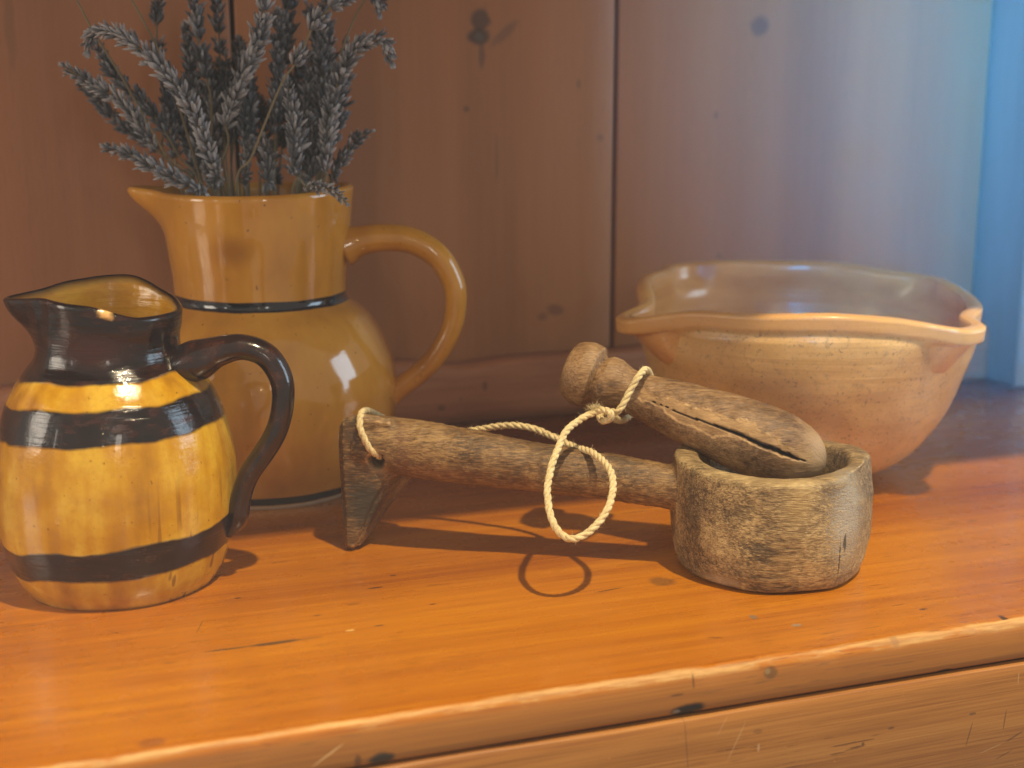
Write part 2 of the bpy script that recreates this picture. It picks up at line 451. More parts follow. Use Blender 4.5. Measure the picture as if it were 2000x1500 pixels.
# backing behind the plank gaps
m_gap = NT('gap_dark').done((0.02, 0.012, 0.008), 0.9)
def box(name, x0, x1, y0, y1, z0, z1, mat, parent, bev=0.0):
    bm = bmesh.new()
    bmesh.ops.create_cube(bm, size=1)
    for v in bm.verts:
        v.co = Vector(((x0 + x1) / 2 + v.co.x * (x1 - x0), (y0 + y1) / 2 + v.co.y * (y1 - y0), (z0 + z1) / 2 + v.co.z * (z1 - z0)))
    if bev:
        bmesh.ops.bevel(bm, geom=bm.edges[:], offset=bev, segments=2, affect='EDGES')
    me = bpy.data.meshes.new(name)
    bm.to_mesh(me)
    bm.free()
    me.materials.append(mat)
    o = bpy.data.objects.new(name, me)
    COL.objects.link(o)
    o.parent = parent
    return o
box('backing_strip', X0, X1 - 0.02, 0.9595, 0.966, -0.05, 0.46, m_gap, dresser)
box('joint_shade_strip', X0 + .01, X1 - .01, 0.4845, 0.53, -0.02085, -0.0199, m_gap, dresser)  # dark strip painting the shadow in the joint under the nosing
# low rail at the foot of the back boards, its top edge left wavy
m_rail = pine('rail_pine', 0, ((0.30, 0.105, 0.040), (0.48, 0.205, 0.088), (0.60, 0.29, 0.135)), RAIL_MARKS, None, rough=0.42, coat=0.15, dash=0.4, offset=(1.3, 4, 0.6))
V = []
NX = 240
def rail_top(x):
    return 0.0455 + 0.0016 * sin(x * 9 + 1.0) - 0.0045 * exp(-((x - 0.285) / 0.026) ** 2) + 0.0007 * sin(x * 31)
for i in range(NX):
    x = X0 + (0.735 - X0) * i / (NX - 1)
    h = rail_top(x)
    for (y, z) in ((0.9385, 0.0003), (0.9185, 0.0003), (0.9182, 0.010), (0.9184, h * 0.6), (0.9190, h - 0.006), (0.9200, h - 0.0025), (0.9222, h - 0.0006), (0.9255, h), (0.9385, h + 0.0004)):
        V.append((x, y, z))
F = grid_faces(NX, 9, True)
F += [tuple(reversed(range(9))), tuple((NX - 1) * 9 + j for j in range(9))]
tag(mesh('back_rail', V, F, m_rail, dresser), 'low pine rail with wavy top edge along the foot of the back')
k = NT('side_wood')
m_side = k.done(k.ramp(k.noise(k.map((30, 30, 3)), 1.0, 4), [(0.3, (0.20, 0.155, 0.120)), (0.7, (0.27, 0.21, 0.165))]), 0.5, k.bump(k.noise(k.map((200, 200, 12)), 1.0, 3), 0.2, 0.0006))  # brown base colour; the blue look comes from the beam and haze
tag(box('side_panel', 0.735, 0.753, 0.885, 0.9575, 0.0004, 0.46, m_side, dresser, 0.001), 'brown side panel at the right end, bluish from the added beam and haze')
box('upper_shelf', X0, 0.7345, 0.5275, 0.9390, 0.420, 0.438, m_back, dresser, 0.001)

# ---------------------------------------------------------------- striped small jug
def glaze_small():
    k = NT('striped_glaze')
    x, y, z = k.xyz()
    ang = k.math('ARCTAN2', y, x)
    n = k.noise(k.co, 38.0, 2, 0.4)
    nf = k.noise(k.co, 260.0, 2, 0.5)
    wob = k.math('MULTIPLY_ADD', n, 0.0075, k.math('MULTIPLY_ADD', nf, 0.0006, -0.0040))
    zw = k.math('ADD', z, wob)
    def band(z0, z1, slope, soft=0.0009):
        q = k.math('MULTIPLY_ADD', x, -slope, zw)
        return k.math('MULTIPLY', k.step(q, z0 - soft, z0 + soft), k.step(q, z1 + soft, z1 - soft))
    dark = k.math('MAXIMUM', band(0.0165, 0.0315, 0.065), band(0.0795, 0.0945, 0.03))
    neck = k.step(k.math('MULTIPLY_ADD', x, -0.03, zw), 0.1045, 0.1062)
    dark = k.math('MAXIMUM', dark, neck)
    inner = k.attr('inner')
    chip = k.attr('chip')
    # vertical panels of thick and thin honey glaze
    panel = k.noise(k.map((1, 1, 0.12)), 62.0, 2, 0.5)
    drip = k.noise(k.map((1, 1, 0.07)), 150.0, 3, 0.6)
    yel = k.ramp(k.math('MULTIPLY_ADD', drip, 0.22, k.math('MULTIPLY_ADD', panel, 0.5, k.math('MULTIPLY', k.noise(k.co, 70.0, 3), 0.28))),
                 [(0.36, (0.31, 0.125, 0.001)), (0.5, (0.54, 0.275, 0.004)), (0.62, (0.68, 0.43, 0.035))])
    mott = k.noise(k.co, 260.0, 5, 0.75)
    yel = k.mix(k.step(mott, 0.42, 0.75, 0.0, 0.5), yel, (0.47, 0.215, 0.004))
    speck = k.noise(k.co, 520.0, 1, 0.5)
    yel = k.mix(k.step(speck, 0.73, 0.77, 0, 0.6), yel, (0.10, 0.035, 0.006))
    # a few brown runs below the handle
    run = k.noise(k.map((1, 1, 0.03)), 240.0, 1, 0.5)
    side = k.math('MULTIPLY', k.step(x, 0.018, 0.04), k.step(z, 0.075, 0.03))
    yel = k.mix(k.math('MULTIPLY', k.step(run, 0.62, 0.68, 0, 0.7), side), yel, (0.13, 0.035, 0.008))
    dn = k.noise(k.map((1, 1, 3.0)), 95.0, 4, 0.6)
    brn = k.ramp(dn, [(0.3, (0.004, 0.003, 0.003)), (0.5, (0.011, 0.0055, 0.005)), (0.68, (0.042, 0.015, 0.010))])
    worn = k.noise(k.map((1, 1, 0.5)), 240.0, 4, 0.7)
    brn = k.mix(k.step(worn, 0.70, 0.78, 0, 0.4), brn, (0.09, 0.035, 0.012))
    dpa = k.vm('LENGTH', k.vm('MULTIPLY', k.vm('SUBTRACT', k.co, (0.002, -0.033, 0.121)), (48, 20, 95)))
    brn = k.mix(k.step(k.math('MULTIPLY_ADD', dn, 0.8, dpa), 1.5, 0.6, 0, 0.8), brn, (0.055, 0.014, 0.007))
    col = k.mix(dark, yel, brn)
    inn = k.ramp(k.noise(k.map((1, 1, 2.5)), 70.0, 4, 0.6), [(0.3, (0.66, 0.29, 0.006)), (0.7, (0.86, 0.48, 0.025))])  # inside glaze brightened to stand in for lamp light falling into the jug
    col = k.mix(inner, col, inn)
    col = k.mix(chip, col, (0.80, 0.48, 0.16))
    ridge = k.noise(k.map((3, 3, 60)), 7.0, 3, 0.6)
    flats = k.noise(k.map((1, 1, 0.15)), 60.0, 2, 0.4)
    nb = k.bump(flats, 0.5, 0.0016)
    nb = k.bump(k.math('MULTIPLY', ridge, k.math('MULTIPLY_ADD', dark, 0.9, 0.06)), 0.6, 0.0010, nb)
    nb = k.bump(k.noise(k.co, 420.0, 4, 0.65), 0.28, 0.0006, nb)
    rg = k.math('MULTIPLY_ADD', k.noise(k.co, 160.0, 3), 0.10, 0.03)
    return k.done(col, rg, nb, Specular_IOR_Level=0.42, Coat_Weight=0.3, Coat_Roughness=0.02)
m_sj = glaze_small()

sj = empty('striped_jug', (-0.1924, 0.6471, 0.0))
tag(sj, 'small yellow glazed jug with dark brown stripes, neck and handle', 'jug')
SJ_PROF = [(0, 0.0454), (0.0085, 0.0505), (0.0191, 0.0537), (0.0323, 0.0562), (0.0466, 0.057), (0.0557, 0.057), (0.0686, 0.0552), (0.0813, 0.0524), (0.0922, 0.0485), (0.0997, 0.044), (0.1067, 0.0386), (0.1127, 0.034), (0.1182, 0.0328), (0.1251, 0.033), (0.132, 0.0341), (0.1403, 0.0348)]
SH = SJ_PROF[-1][0]
SJ_RIM = [(radians(d), h) for d, h in ((-45, -.0075), (0, -.0078), (45, -.0025), (90, .0045), (135, .0035), (180, -.0015), (225, .0010), (270, -.0005), (315, -.0075), (360, -.0078), (405, -.0025))]
NA = 160
def sj_point(z, a, inset=0.0):
    """outer surface; spout on -x, handle on +x; rim dips towards the handle"""
    r = interp(SJ_PROF, z) - inset
    r *= 1 + 0.006 * sin(a * 3 + 1.0) + 0.004 * sin(5 * a)
    r += 0.0007 * fbm((cos(a) * 1.4, sin(a) * 1.4, z * 18), 1.0, 3)
    u = sstep(0.112, SH, z)
    da = angd(a, pi)
    sp = exp(-(da / 0.50) ** 2)
    sp2 = exp(-(da / 0.26) ** 2)
    r += u ** 1.25 * (0.0100 * sp2 + 0.0030 * sp)
    # pinched flanks beside the spout
    r -= u * 0.0035 * (exp(-((abs(da) - 0.85) / 0.35) ** 2))
    zz = z + u * interp(SJ_RIM, a % (2 * pi))
    return Vector((r * cos(a), r * sin(a), zz))
V, inn, chip = [], [], []
zs = [0.0004 * 0 + SH * i / 90 for i in range(91)]
V += [Vector((0, 0, 0.002))] * 0
rows = 0
def addrow(fn, iv):
    global rows
    for j in range(NA):
        a = 2 * pi * j / NA
        p = fn(a)
        V.append(p)
        inn.append(iv)
        ch = 0.0
        if rows > 80:
            ca = angd(a, radians(-74))
            ch = sstep(0.10, 0.06, abs(ca + 0.03 * noise.noise(Vector((a * 9, rows * .7, 0))))) * (1 if zz_row[0] > SH * 0.985 else 0)
        chip.append(ch)
    rows += 1
zz_row = [0]
addrow(lambda a: Vector((0.03 * cos(a), 0.03 * sin(a), 0.0015)), 0)
for z in zs:
    zz_row[0] = z
    addrow(lambda a: sj_point(z, a), 0)
# rounded lip, then the inside
zz_row[0] = SH
for q in (0.25, 0.5, 0.75):
    addrow(lambda a: sj_point(SH, a, 0.0034 * q) + Vector((0, 0, 0.0013 * sin(pi * q))), 0.0)
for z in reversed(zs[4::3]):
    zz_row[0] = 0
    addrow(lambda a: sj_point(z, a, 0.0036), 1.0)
V.append(Vector((0, 0, 0.005))); inn.append(1.0); chip.append(0.0)
V.append(Vector((0, 0, 0.0015))); inn.append(0.0); chip.append(0.0)
F = grid_faces(rows, NA, True)
c = len(V) - 2
F += [((rows - 1) * NA + j, (rows - 1) * NA + (j + 1) % NA, c) for j in range(NA)]
F += [((j + 1) % NA, j, c + 1) for j in range(NA)]
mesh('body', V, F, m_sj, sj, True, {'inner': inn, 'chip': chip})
# handle
def glaze_brown():
    k = NT('brown_glaze')
    n = k.noise(k.co, 120.0, 4, 0.6)
    col = k.ramp(n, [(0.3, (0.007, 0.005, 0.006)), (0.55, (0.020, 0.009, 0.008)), (0.75, (0.060, 0.020, 0.012))])
    w = k.noise(k.co, 420.0, 4, 0.7)
    col = k.mix(k.step(w, 0.66, 0.76, 0, 0.5), col, (0.15, 0.065, 0.03))
    nb = k.bump(k.noise(k.co, 110.0, 3), 0.4, 0.0012)
    nb = k.bump(k.noise(k.co, 600.0, 3), 0.2, 0.0004, nb)
    return k.done(col, k.math('MULTIPLY_ADD', n, 0.2, 0.10), nb, Coat_Weight=0.4, Coat_Roughness=0.06)
m_br = glaze_brown()
SJ_HANDLE = [(0.025, -0.004, 0.1056), (0.0343, -0.004, 0.1076), (0.0437, -0.004, 0.1105), (0.0536, -0.004, 0.1145), (0.0651, -0.004, 0.1165), (0.0759, -0.004, 0.1123), (0.0827, -0.004, 0.1011), (0.083, -0.004, 0.0886), (0.0794, -0.004, 0.076), (0.0728, -0.004, 0.0645), (0.0649, -0.004, 0.053), (0.0607, -0.004, 0.0414), (0.0586, -0.004, 0.0328), (0.0535, -0.004, 0.0229)]
pts = resample(catmull(SJ_HANDLE, 16), 0.0016)
def hr(s):
    return interp([(0, 0.006), (0.12, 0.0100), (0.2, 0.0074), (0.3, 0.0060), (0.5, 0.0056), (0.8, 0.0052), (0.93, 0.0056), (1, 0.0020)], s)
def hw(s):
    return interp([(0, 0.008), (0.12, 0.0110), (0.2, 0.0086), (0.3, 0.0074), (0.6, 0.0070), (0.9, 0.0066), (1, 0.0025)], s)
V, F = tube_data(pts, hw, hr, 20, (0, 1, 0))
V = [v + Vector((noise.noise(v * 60), noise.noise(v * 60 + Vector((5, 0, 0))), 0)) * 0.0005 for v in V]
tag(mesh('handle', V, F, m_br, sj), 'dark brown glazed loop handle')

# ---------------------------------------------------------------- tall honey jug
def glaze_honey(name, bands):
    k = NT(name)
    x, y, z = k.xyz()
    n = k.noise(k.map((1, 1, 0.45)), 26.0, 4, 0.55)
    col = k.ramp(n, [(0.3, (0.46, 0.205, 0.022)), (0.55, (0.63, 0.305, 0.034)), (0.75, (0.74, 0.39, 0.055))])
    sp = k.noise(k.co, 330.0, 1, 0.5)
    col = k.mix(k.step(sp, 0.735, 0.77, 0, 0.6), col, (0.10, 0.045, 0.015))
    # darker pool of glaze on the neck
    d = k.vm('LENGTH', k.vm('MULTIPLY', k.vm('SUBTRACT', k.co, (-0.005, -0.053, 0.1475)), (60, 8, 75)))
    col = k.mix(k.step(d, 1.0, 0.1, 0, 0.55), col, (0.24, 0.075, 0.012))
    wv = k.math('MULTIPLY_ADD', k.noise(k.co, 40.0, 2), 0.0016, k.math('ADD', z, -0.0008))
    bn = k.math('MULTIPLY', k.step(wv, 0.1128, 0.1134), k.step(wv, 0.1190, 0.1184))
    bb = k.math('MULTIPLY', k.step(wv, 0.0030, 0.0038), k.step(wv, 0.0090, 0.0082))
    if bands:
        col = k.mix(k.math('MAXIMUM', bn, bb), col, (0.006, 0.010, 0.016))
        col = k.mix(k.step(wv, 0.0032, 0.0026), col, (0.62, 0.55, 0.42))
    nb = k.bump(k.noise(k.map((1, 1, 6)), 22.0, 3), 0.10, 0.0016)
    nb = k.bump(k.noise(k.co, 90.0, 3), 0.10, 0.0009, nb)
    return k.done(col, 0.09, nb, Coat_Weight=0.4, Coat_Roughness=0.05, Specular_IOR_Level=0.55)
m_bj = glaze_honey('honey_glaze', True)
m_bh = glaze_honey('honey_handle_glaze', False)
bj = empty('honey_jug', (-0.1489, 0.8119, 0.0))
tag(bj, 'tall honey brown glazed jug with thin dark bands holding dried lavender', 'jug')
BJ_PROF = [(0, 0.0573), (0.0046, 0.0602), (0.0117, 0.0645), (0.0239, 0.0717), (0.0361, 0.0763), (0.0479, 0.0791), (0.0609, 0.0798), (0.0734, 0.078), (0.089, 0.0723), (0.0983, 0.067), (0.1061, 0.0614), (0.1104, 0.0557), (0.1131, 0.0515), (0.1162, 0.05), (0.1251, 0.0504), (0.1387, 0.0521), (0.1538, 0.0537), (0.1658, 0.0547), (0.1732, 0.0557), (0.1771, 0.0563)]
BH = BJ_PROF[-1][0]
def bj_point(z, a, inset=0.0):
    r = interp(BJ_PROF, z) - inset
    r += 0.0004 * fbm((cos(a), sin(a), z * 12), 1.0, 3)
    u = sstep(BH - 0.034, BH, z)
    da = angd(a, BJ_SPOUT)
    r += u * u * (0.0150 * exp(-(da / 0.20) ** 2) + 0.0030 * exp(-(da / 0.42) ** 2))
    zz = z + u * (0.0020 * exp(-(da / 0.30) ** 2) + 0.0028 * exp(-(angd(a, BJ_SPOUT + pi) / 0.9) ** 2) - 0.0012)
    return Vector((r * cos(a), r * sin(a), zz))
BJ_SPOUT = radians(184)
V = []
rows = 0
NA = 144
zs = [BH * i / 110 for i in range(111)]
def addr(fn):
    global rows
    for j in range(NA):
        V.append(fn(2 * pi * j / NA))
    rows += 1
addr(lambda a: Vector((0.045 * cos(a), 0.045 * sin(a), 0.001)))
for z in zs:
    addr(lambda a: bj_point(z, a))
for q in (0.2, 0.4, 0.6, 0.8):
    addr(lambda a: bj_point(BH, a, 0.0046 * q) + Vector((0, 0, 0.0022 * sin(pi * q))))
for z in reversed(zs[4::3]):
    addr(lambda a: bj_point(z, a, 0.0047))
V.append(Vector((0, 0, 0.006)))
V.append(Vector((0, 0, 0.001)))
F = grid_faces(rows, NA, True)
c = len(V) - 2
F += [((rows - 1) * NA + j, (rows - 1) * NA + (j + 1) % NA, c) for j in range(NA)]
F += [((j + 1) % NA, j, c + 1) for j in range(NA)]
mesh('body', V, F, m_bj, bj)
BJ_HANDLE = [(0.0501, 0.0, 0.1442), (0.0601, 0.0, 0.1478), (0.0737, 0.0, 0.1496), (0.0902, 0.0, 0.1478), (0.1051, 0.0, 0.1387), (0.1141, 0.0, 0.1235), (0.1154, 0.0, 0.1082), (0.1116, 0.0, 0.0928), (0.1023, 0.0, 0.0772), (0.0911, 0.0, 0.0665), (0.0796, 0.0, 0.0583), (0.0711, 0.0, 0.0526)]
pts = resample(catmull(BJ_HANDLE, 16), 0.002)
V, F = tube_data(pts, lambda s: interp([(0, 0.0125), (0.08, 0.0098), (0.3, 0.0088), (0.8, 0.0080), (1, 0.0078)], s),
                 lambda s: interp([(0, 0.0118), (0.08, 0.0086), (0.3, 0.0076), (0.7, 0.0062), (0.92, 0.0064), (1, 0.0085)], s), 20, (0, 1, 0))
mesh('handle', V, F, m_bh, bj)

# ---------------------------------------------------------------- bowl with four lips
def glaze_bowl():
    k = NT('bowl_glaze')
    x, y, z = k.xyz()
    n = k.noise(k.map((1, 1, 2.2)), 20.0, 5, 0.6)
    col = k.ramp(n, [(0.3, (0.58, 0.32, 0.090)), (0.55, (0.74, 0.46, 0.150)), (0.75, (0.80, 0.55, 0.22))])
    st = k.noise(k.co, 120.0, 6, 0.78, 1.2)
    col = k.mix(k.step(st, 0.55, 0.68, 0, 0.5), col, (0.17, 0.075, 0.03))
    sc = k.noise(k.co, 300.0, 3, 0.6, 2.5)
    col = k.mix(k.step(sc, 0.60, 0.66, 0, 0.7), col, (0.14, 0.065, 0.03))
    rim = k.attr('rim')
    col = k.mix(k.math('MULTIPLY', rim, 0.75), col, (0.72, 0.38, 0.11))
    inner = k.attr('inner')
    ic = k.ramp(n, [(0.3, (0.60, 0.29, 0.085)), (0.7, (0.76, 0.41, 0.150))])
    col = k.mix(inner, col, ic)
    rings = k.noise(k.map((1.2, 1.2, 55)), 3.2, 3, 0.6)
    nb = k.bump(rings, 0.5, 0.0012)
    nb = k.bump(k.noise(k.co, 130.0, 4, 0.6), 0.18, 0.0008, nb)
    nb = k.bump(sc, 0.2, 0.0004, nb)
    rg = k.math('MULTIPLY_ADD', k.noise(k.co, 60.0, 3), 0.2, k.math('MULTIPLY_ADD', inner, -0.14, 0.24))
    return k.done(col, rg, nb, Coat_Weight=0.2, Coat_Roughness=0.12)
m_bw = glaze_bowl()
bw = empty('lipped_bowl', (0.1815, 0.8462, 0.0))
tag(bw, 'large tan earthenware bowl with four pinched lips standing behind the wooden mortar', 'bowl')
BW_PROF = [(0, 0.0391), (0.0027, 0.0448), (0.0074, 0.0551), (0.0148, 0.067), (0.0292, 0.0795), (0.0457, 0.0888), (0.0638, 0.0955), (0.0817, 0.1009), (0.0978, 0.1034), (0.1122, 0.1046)]
BWH = BW_PROF[-1][0]
LIPS = (-155, -52, 30, 128)
LIPQ = (1.15, 0.75, 0.25, 0.55)
BW_RIM = [(radians(d + 155), h) for d, h in ((-155, -.0070), (-130, -.0012), (-100, .0012), (-75, -.0010), (-52, -.0060), (-30, -.0046), (0, -.0026), (25, .0014), (50, .0030), (90, .0055), (128, .0050), (155, .0048), (180, .0018), (190, -.0030), (205, -.0070), (230, -.0012))]
def lip(a, w):
    return max(q * exp(-(abs(angd(a, radians(l))) / w) ** 3.4) for l, q in zip(LIPS, LIPQ))
def bw_point(z, a, inset=0.0, inside=False):
    r = interp(BW_PROF, z) - inset
    r += 0.0011 * fbm((cos(a) * 1.5, sin(a) * 1.5, z * 14), 1.0, 3)
    u = sstep(BWH - 0.015, BWH - 0.008, z)
    L = lip(a, 0.155)
    w = lip(a, 0.24)
    # between the lips the rim is pulled in a little, so the plan is squarish
    r += u * (0.0185 * L + 0.005 * w - 0.0025)
    zz = z + sstep(BWH - 0.045, BWH, z) * (interp(BW_RIM, (a + radians(155)) % (2 * pi)) + 0.0006 * sin(7 * a))
    if not inside:
        zz -= u * 0.0015 * L
    return Vector((r * cos(a), r * sin(a), zz))
V, inn, rimv = [], [], []
rows = 0
NA = 240
zs = [BWH * (i / 70) for i in range(71)]
def addb(fn, iv, rv):
    global rows
    for j in range(NA):
        V.append(fn(2 * pi * j / NA))
        inn.append(iv)
        rimv.append(rv)
    rows += 1
addb(lambda a: Vector((0.02 * cos(a), 0.02 * sin(a), 0.001)), 0, 0)
for z in zs:
    addb(lambda a: bw_point(z, a) + Vector((cos(a), sin(a), 0)) * (0.0022 * sstep(BWH - 0.010, BWH - 0.0075, z)), 0, sstep(BWH - 0.009, BWH - 0.006, z))
for q in (0.15, 0.3, 0.5, 0.7, 0.85):
    addb(lambda a: bw_point(BWH, a, 0.0075 * q - 0.0022 * (1 - q)) + Vector((0, 0, 0.0018 * sin(pi * q))), 0, 1)
for z in reversed(zs[6::2]):
    addb(lambda a: bw_point(z, a, 0.0075 - 0.001 * sstep(0.0, 0.03, BWH - z), True), 1, sstep(BWH - 0.006, BWH - 0.001, z) * 0.8)
V.append(Vector((0, 0, 0.012))); inn.append(1); rimv.append(0)
V.append(Vector((0, 0, 0.001))); inn.append(0); rimv.append(0)
F = grid_faces(rows, NA, True)
c = len(V) - 2
F += [((rows - 1) * NA + j, (rows - 1) * NA + (j + 1) % NA, c) for j in range(NA)]
F += [((j + 1) % NA, j, c + 1) for j in range(NA)]
mesh('body', V, F, m_bw, bw, True, {'inner': inn, 'rim': rimv})
# thick lugs under the lips
for l, lq in zip(LIPS[:2], (1.15, 0.85)):
    a0 = radians(l)
    zo = interp(BW_RIM, (a0 + radians(155)) % (2 * pi))
    V, F = [], []
    NU, NV = 26, 14
    for i in range(NU):
        s = -1 + 2 * i / (NU - 1)
        for j in range(NV):
            t = j / (NV - 1)
            z = BWH + zo - 0.0050 - 0.026 * t
            a = a0 + s * 0.20 * (1 - 0.40 * t)
            base = bw_point(BWH - 0.034 * t - 0.001, a, 0.003)
            rr = interp(BW_PROF, z)
            prot = (1 - abs(s) ** 3.0) * (0.0205 * lq * (1 - t) ** 0.75)
            rad = Vector((cos(a), sin(a), 0))
            V.append(rad * (rr - 0.003 + prot + 0.0005 * noise.noise(Vector((s * 3, t * 3, l)))) + Vector((0, 0, z + 0.001 * noise.noise(Vector((s * 2, t * 2, l + 5))))))
    F = grid_faces(NU, NV, False)
    n = len(V)
    mesh('lip_lug', V, F, m_bw, bw, True, {'inner': [0.0] * n, 'rim': [0.55] * n})

# ---------------------------------------------------------------- wooden mortar with footed handle
def old_wood(name, lo, mid, hi, edge, scale=1.0, peel=False, rot=(0.3, 0.75, 0.5), marks=(), bump=0.8, scr=1.0):
    k = NT(name)
    big = k.noise(k.co, 30.0, 5, 0.7)
    gr = k.noise(k.map((60, 380, 380), rot=tuple(r * 0.6 for r in rot)), scale, 5, 0.7)
    tool = k.noise(k.map((190, 1250, 1250), rot=rot), scale, 3, 0.65)
    fib = k.noise(k.map((260, 2400, 2400), rot=tuple(-r for r in rot)), scale, 2, 0.6)
    f = k.math('MULTIPLY_ADD', gr, 0.65, k.math('MULTIPLY_ADD', tool, 0.75, k.math('MULTIPLY_ADD', big, 0.85, -0.62)))
    col = k.ramp(f, [(0.33, lo), (0.51, mid), (0.69, hi)])
    pt = k.n('ShaderNodeNewGeometry').outputs['Pointiness']
    wear = k.math('MULTIPLY', k.step(k.math('MULTIPLY_ADD', big, 0.06, pt), 0.545, 0.585), k.step(gr, 0.35, 0.6))
    col = k.mix(k.math('MULTIPLY', wear, 0.8), col, edge)
    reg = k.step(k.noise(k.co, 45.0, 2), 0.40, 0.62)
    col = k.mix(k.math('MULTIPLY', k.step(fib, 0.60, 0.70, 0, 0.8 * scr), reg), col, edge)
    col = k.mix(k.step(fib, 0.36, 0.27, 0, 0.75 * scr), col, tuple(c * 0.35 for c in lo))
    spot = k.noise(k.co, 75.0, 4, 0.7)
    col = k.mix(k.step(spot, 0.62, 0.72, 0, 0.65), col, tuple(c * 0.45 for c in lo))
    for (c, r, mc, ms, soft, rag) in marks:
        d = k.vm('LENGTH', k.vm('MULTIPLY', k.vm('SUBTRACT', k.co, c), tuple(1 / q for q in r)))
        d = k.math('MULTIPLY_ADD', k.math('ADD', k.math('MULTIPLY', tool, 1.6), k.math('SUBTRACT', gr, 1.3)), rag, d)
        col = k.mix(k.step(d, 1.0, 1.0 - soft, 0, ms), col, mc)
    h = k.math('MULTIPLY_ADD', tool, 0.9, k.math('MULTIPLY_ADD', fib, 0.5, gr))
    nb = k.bump(h, bump, 0.0009)
    if peel:
        p = k.attr('peel')
        raw = k.ramp(k.noise(k.map((40, 300, 300), rot=(0, 0.4, 0)), 1.0, 4, 0.7), [(0.3, (0.22, 0.115, 0.04)), (0.7, (0.58, 0.37, 0.16))])
        col = k.mix(p, col, raw)
        col = k.mix(k.attr('pale'), col, (0.70, 0.47, 0.22))
        col = k.mix(k.attr('crack'), col, (0.012, 0.008, 0.005))
        col = k.mix(k.attr('bare'), col, (0.46, 0.31, 0.15))
    rg = k.math('MULTIPLY_ADD', gr, 0.22, 0.40)
    return k.done(col, rg, nb, Specular_IOR_Level=0.5)

CUP_STAINS_SHEEN = [((-0.0118, -0.0481, 0.0237), (0.016, 0.02, 0.008), (0.045, 0.032, 0.02), 0.75, 0.9, 1.2), ((-0.0242, -0.0432, 0.041), (0.01, 0.02, 0.01), (0.07, 0.045, 0.022), 0.5, 0.9, 1.2), ((-0.0432, -0.0241, 0.0323), (0.008, 0.02, 0.03), (0.06, 0.035, 0.02), 0.55, 0.9, 0.8), ((-0.0027, -0.0494, 0.0199), (0.007, 0.02, 0.0022), (0.55, 0.38, 0.16), 0.7, 0.7, 1.8), ((-0.0065, -0.0491, 0.0258), (0.005, 0.02, 0.0016), (0.5, 0.35, 0.15), 0.6, 0.7, 1.8), ((-0.0297, -0.0396, 0.0039), (0.01, 0.02, 0.004), (0.5, 0.4, 0.27), 0.6, 0.7, 1.6), ((0.0034, -0.0494, 0.0455), (0.01, 0.02, 0.014), (0.46, 0.31, 0.12), 0.5, 0.9, 1.0), ((0.0286, -0.0404, 0.0376), (0.013, 0.03, 0.03), (0.5, 0.46, 0.37), 0.75, 0.8, 1.3), ((0.0255, -0.0424, 0.0179), (0.0006, 0.02, 0.012), (0.02, 0.015, 0.01), 0.8, 0.6, 0.9), ((0.0279, -0.0409, 0.025), (0.0012, 0.02, 0.006), (0.02, 0.015, 0.01), 0.8, 0.5, 0.8), ((-0.0158, -0.0469, 0.0584), (0.03, 0.02, 0.006), (0.44, 0.3, 0.12), 0.45, 0.9, 1.0)]  # large pale right-hand patch: wear plus painted-in window sheen
HANDLE_STAINS = [((-0.2058, 0.017, 0.026), (0.016, 0.012, 0.026), (0.045, 0.042, 0.032), 0.9, 0.8, 0.7), ((-0.2115, 0.017, 0.0628), (0.01, 0.012, 0.02), (0.055, 0.04, 0.026), 0.55, 0.9, 1.2), ((-0.1855, 0.017, 0.0547), (0.006, 0.02, 0.018), (0.2, 0.1, 0.05), 0.6, 0.8, 1.0), ((-0.1618, 0.013, 0.0463), (0.03, 0.02, 0.006), (0.19, 0.085, 0.045), 0.55, 0.9, 1.2), ((-0.1252, 0.013, 0.0436), (0.025, 0.02, 0.008), (0.2, 0.09, 0.045), 0.45, 0.9, 1.2), ((-0.1982, 0.017, 0.0452), (0.006, 0.02, 0.004), (0.4, 0.26, 0.11), 0.6, 0.7, 1.4), ((-0.2196, 0.017, 0.0218), (0.0012, 0.02, 0.02), (0.3, 0.18, 0.08), 0.5, 0.6, 1)]
m_mo = old_wood('mortar_wood', (0.066, 0.036, 0.014), (0.185, 0.102, 0.038), (0.37, 0.230, 0.088), (0.56, 0.37, 0.16), rot=(0.3, 0.95, 0.2), marks=HANDLE_STAINS, bump=0.5, scr=0.7)
m_cup = old_wood('cup_wood', (0.085, 0.055, 0.026), (0.32, 0.215, 0.095), (0.60, 0.44, 0.20), (0.72, 0.55, 0.28), rot=(0.4, 1.15, 0.3), marks=CUP_STAINS_SHEEN)
m_pe = old_wood('pestle_wood', (0.100, 0.052, 0.022), (0.230, 0.130, 0.054), (0.37, 0.230, 0.105), (0.46, 0.31, 0.15), peel=True, bump=0.35, scr=0.45)
mo = empty('wooden_mortar', (0.1304, 0.667, 0.0))
tag(mo, 'worn dark wooden mortar with long round handle and wedge foot', 'mortar')

def ev_mesh(o):
    dg = bpy.context.evaluated_depsgraph_get()
    return bpy.data.meshes.new_from_object(o.evaluated_get(dg))

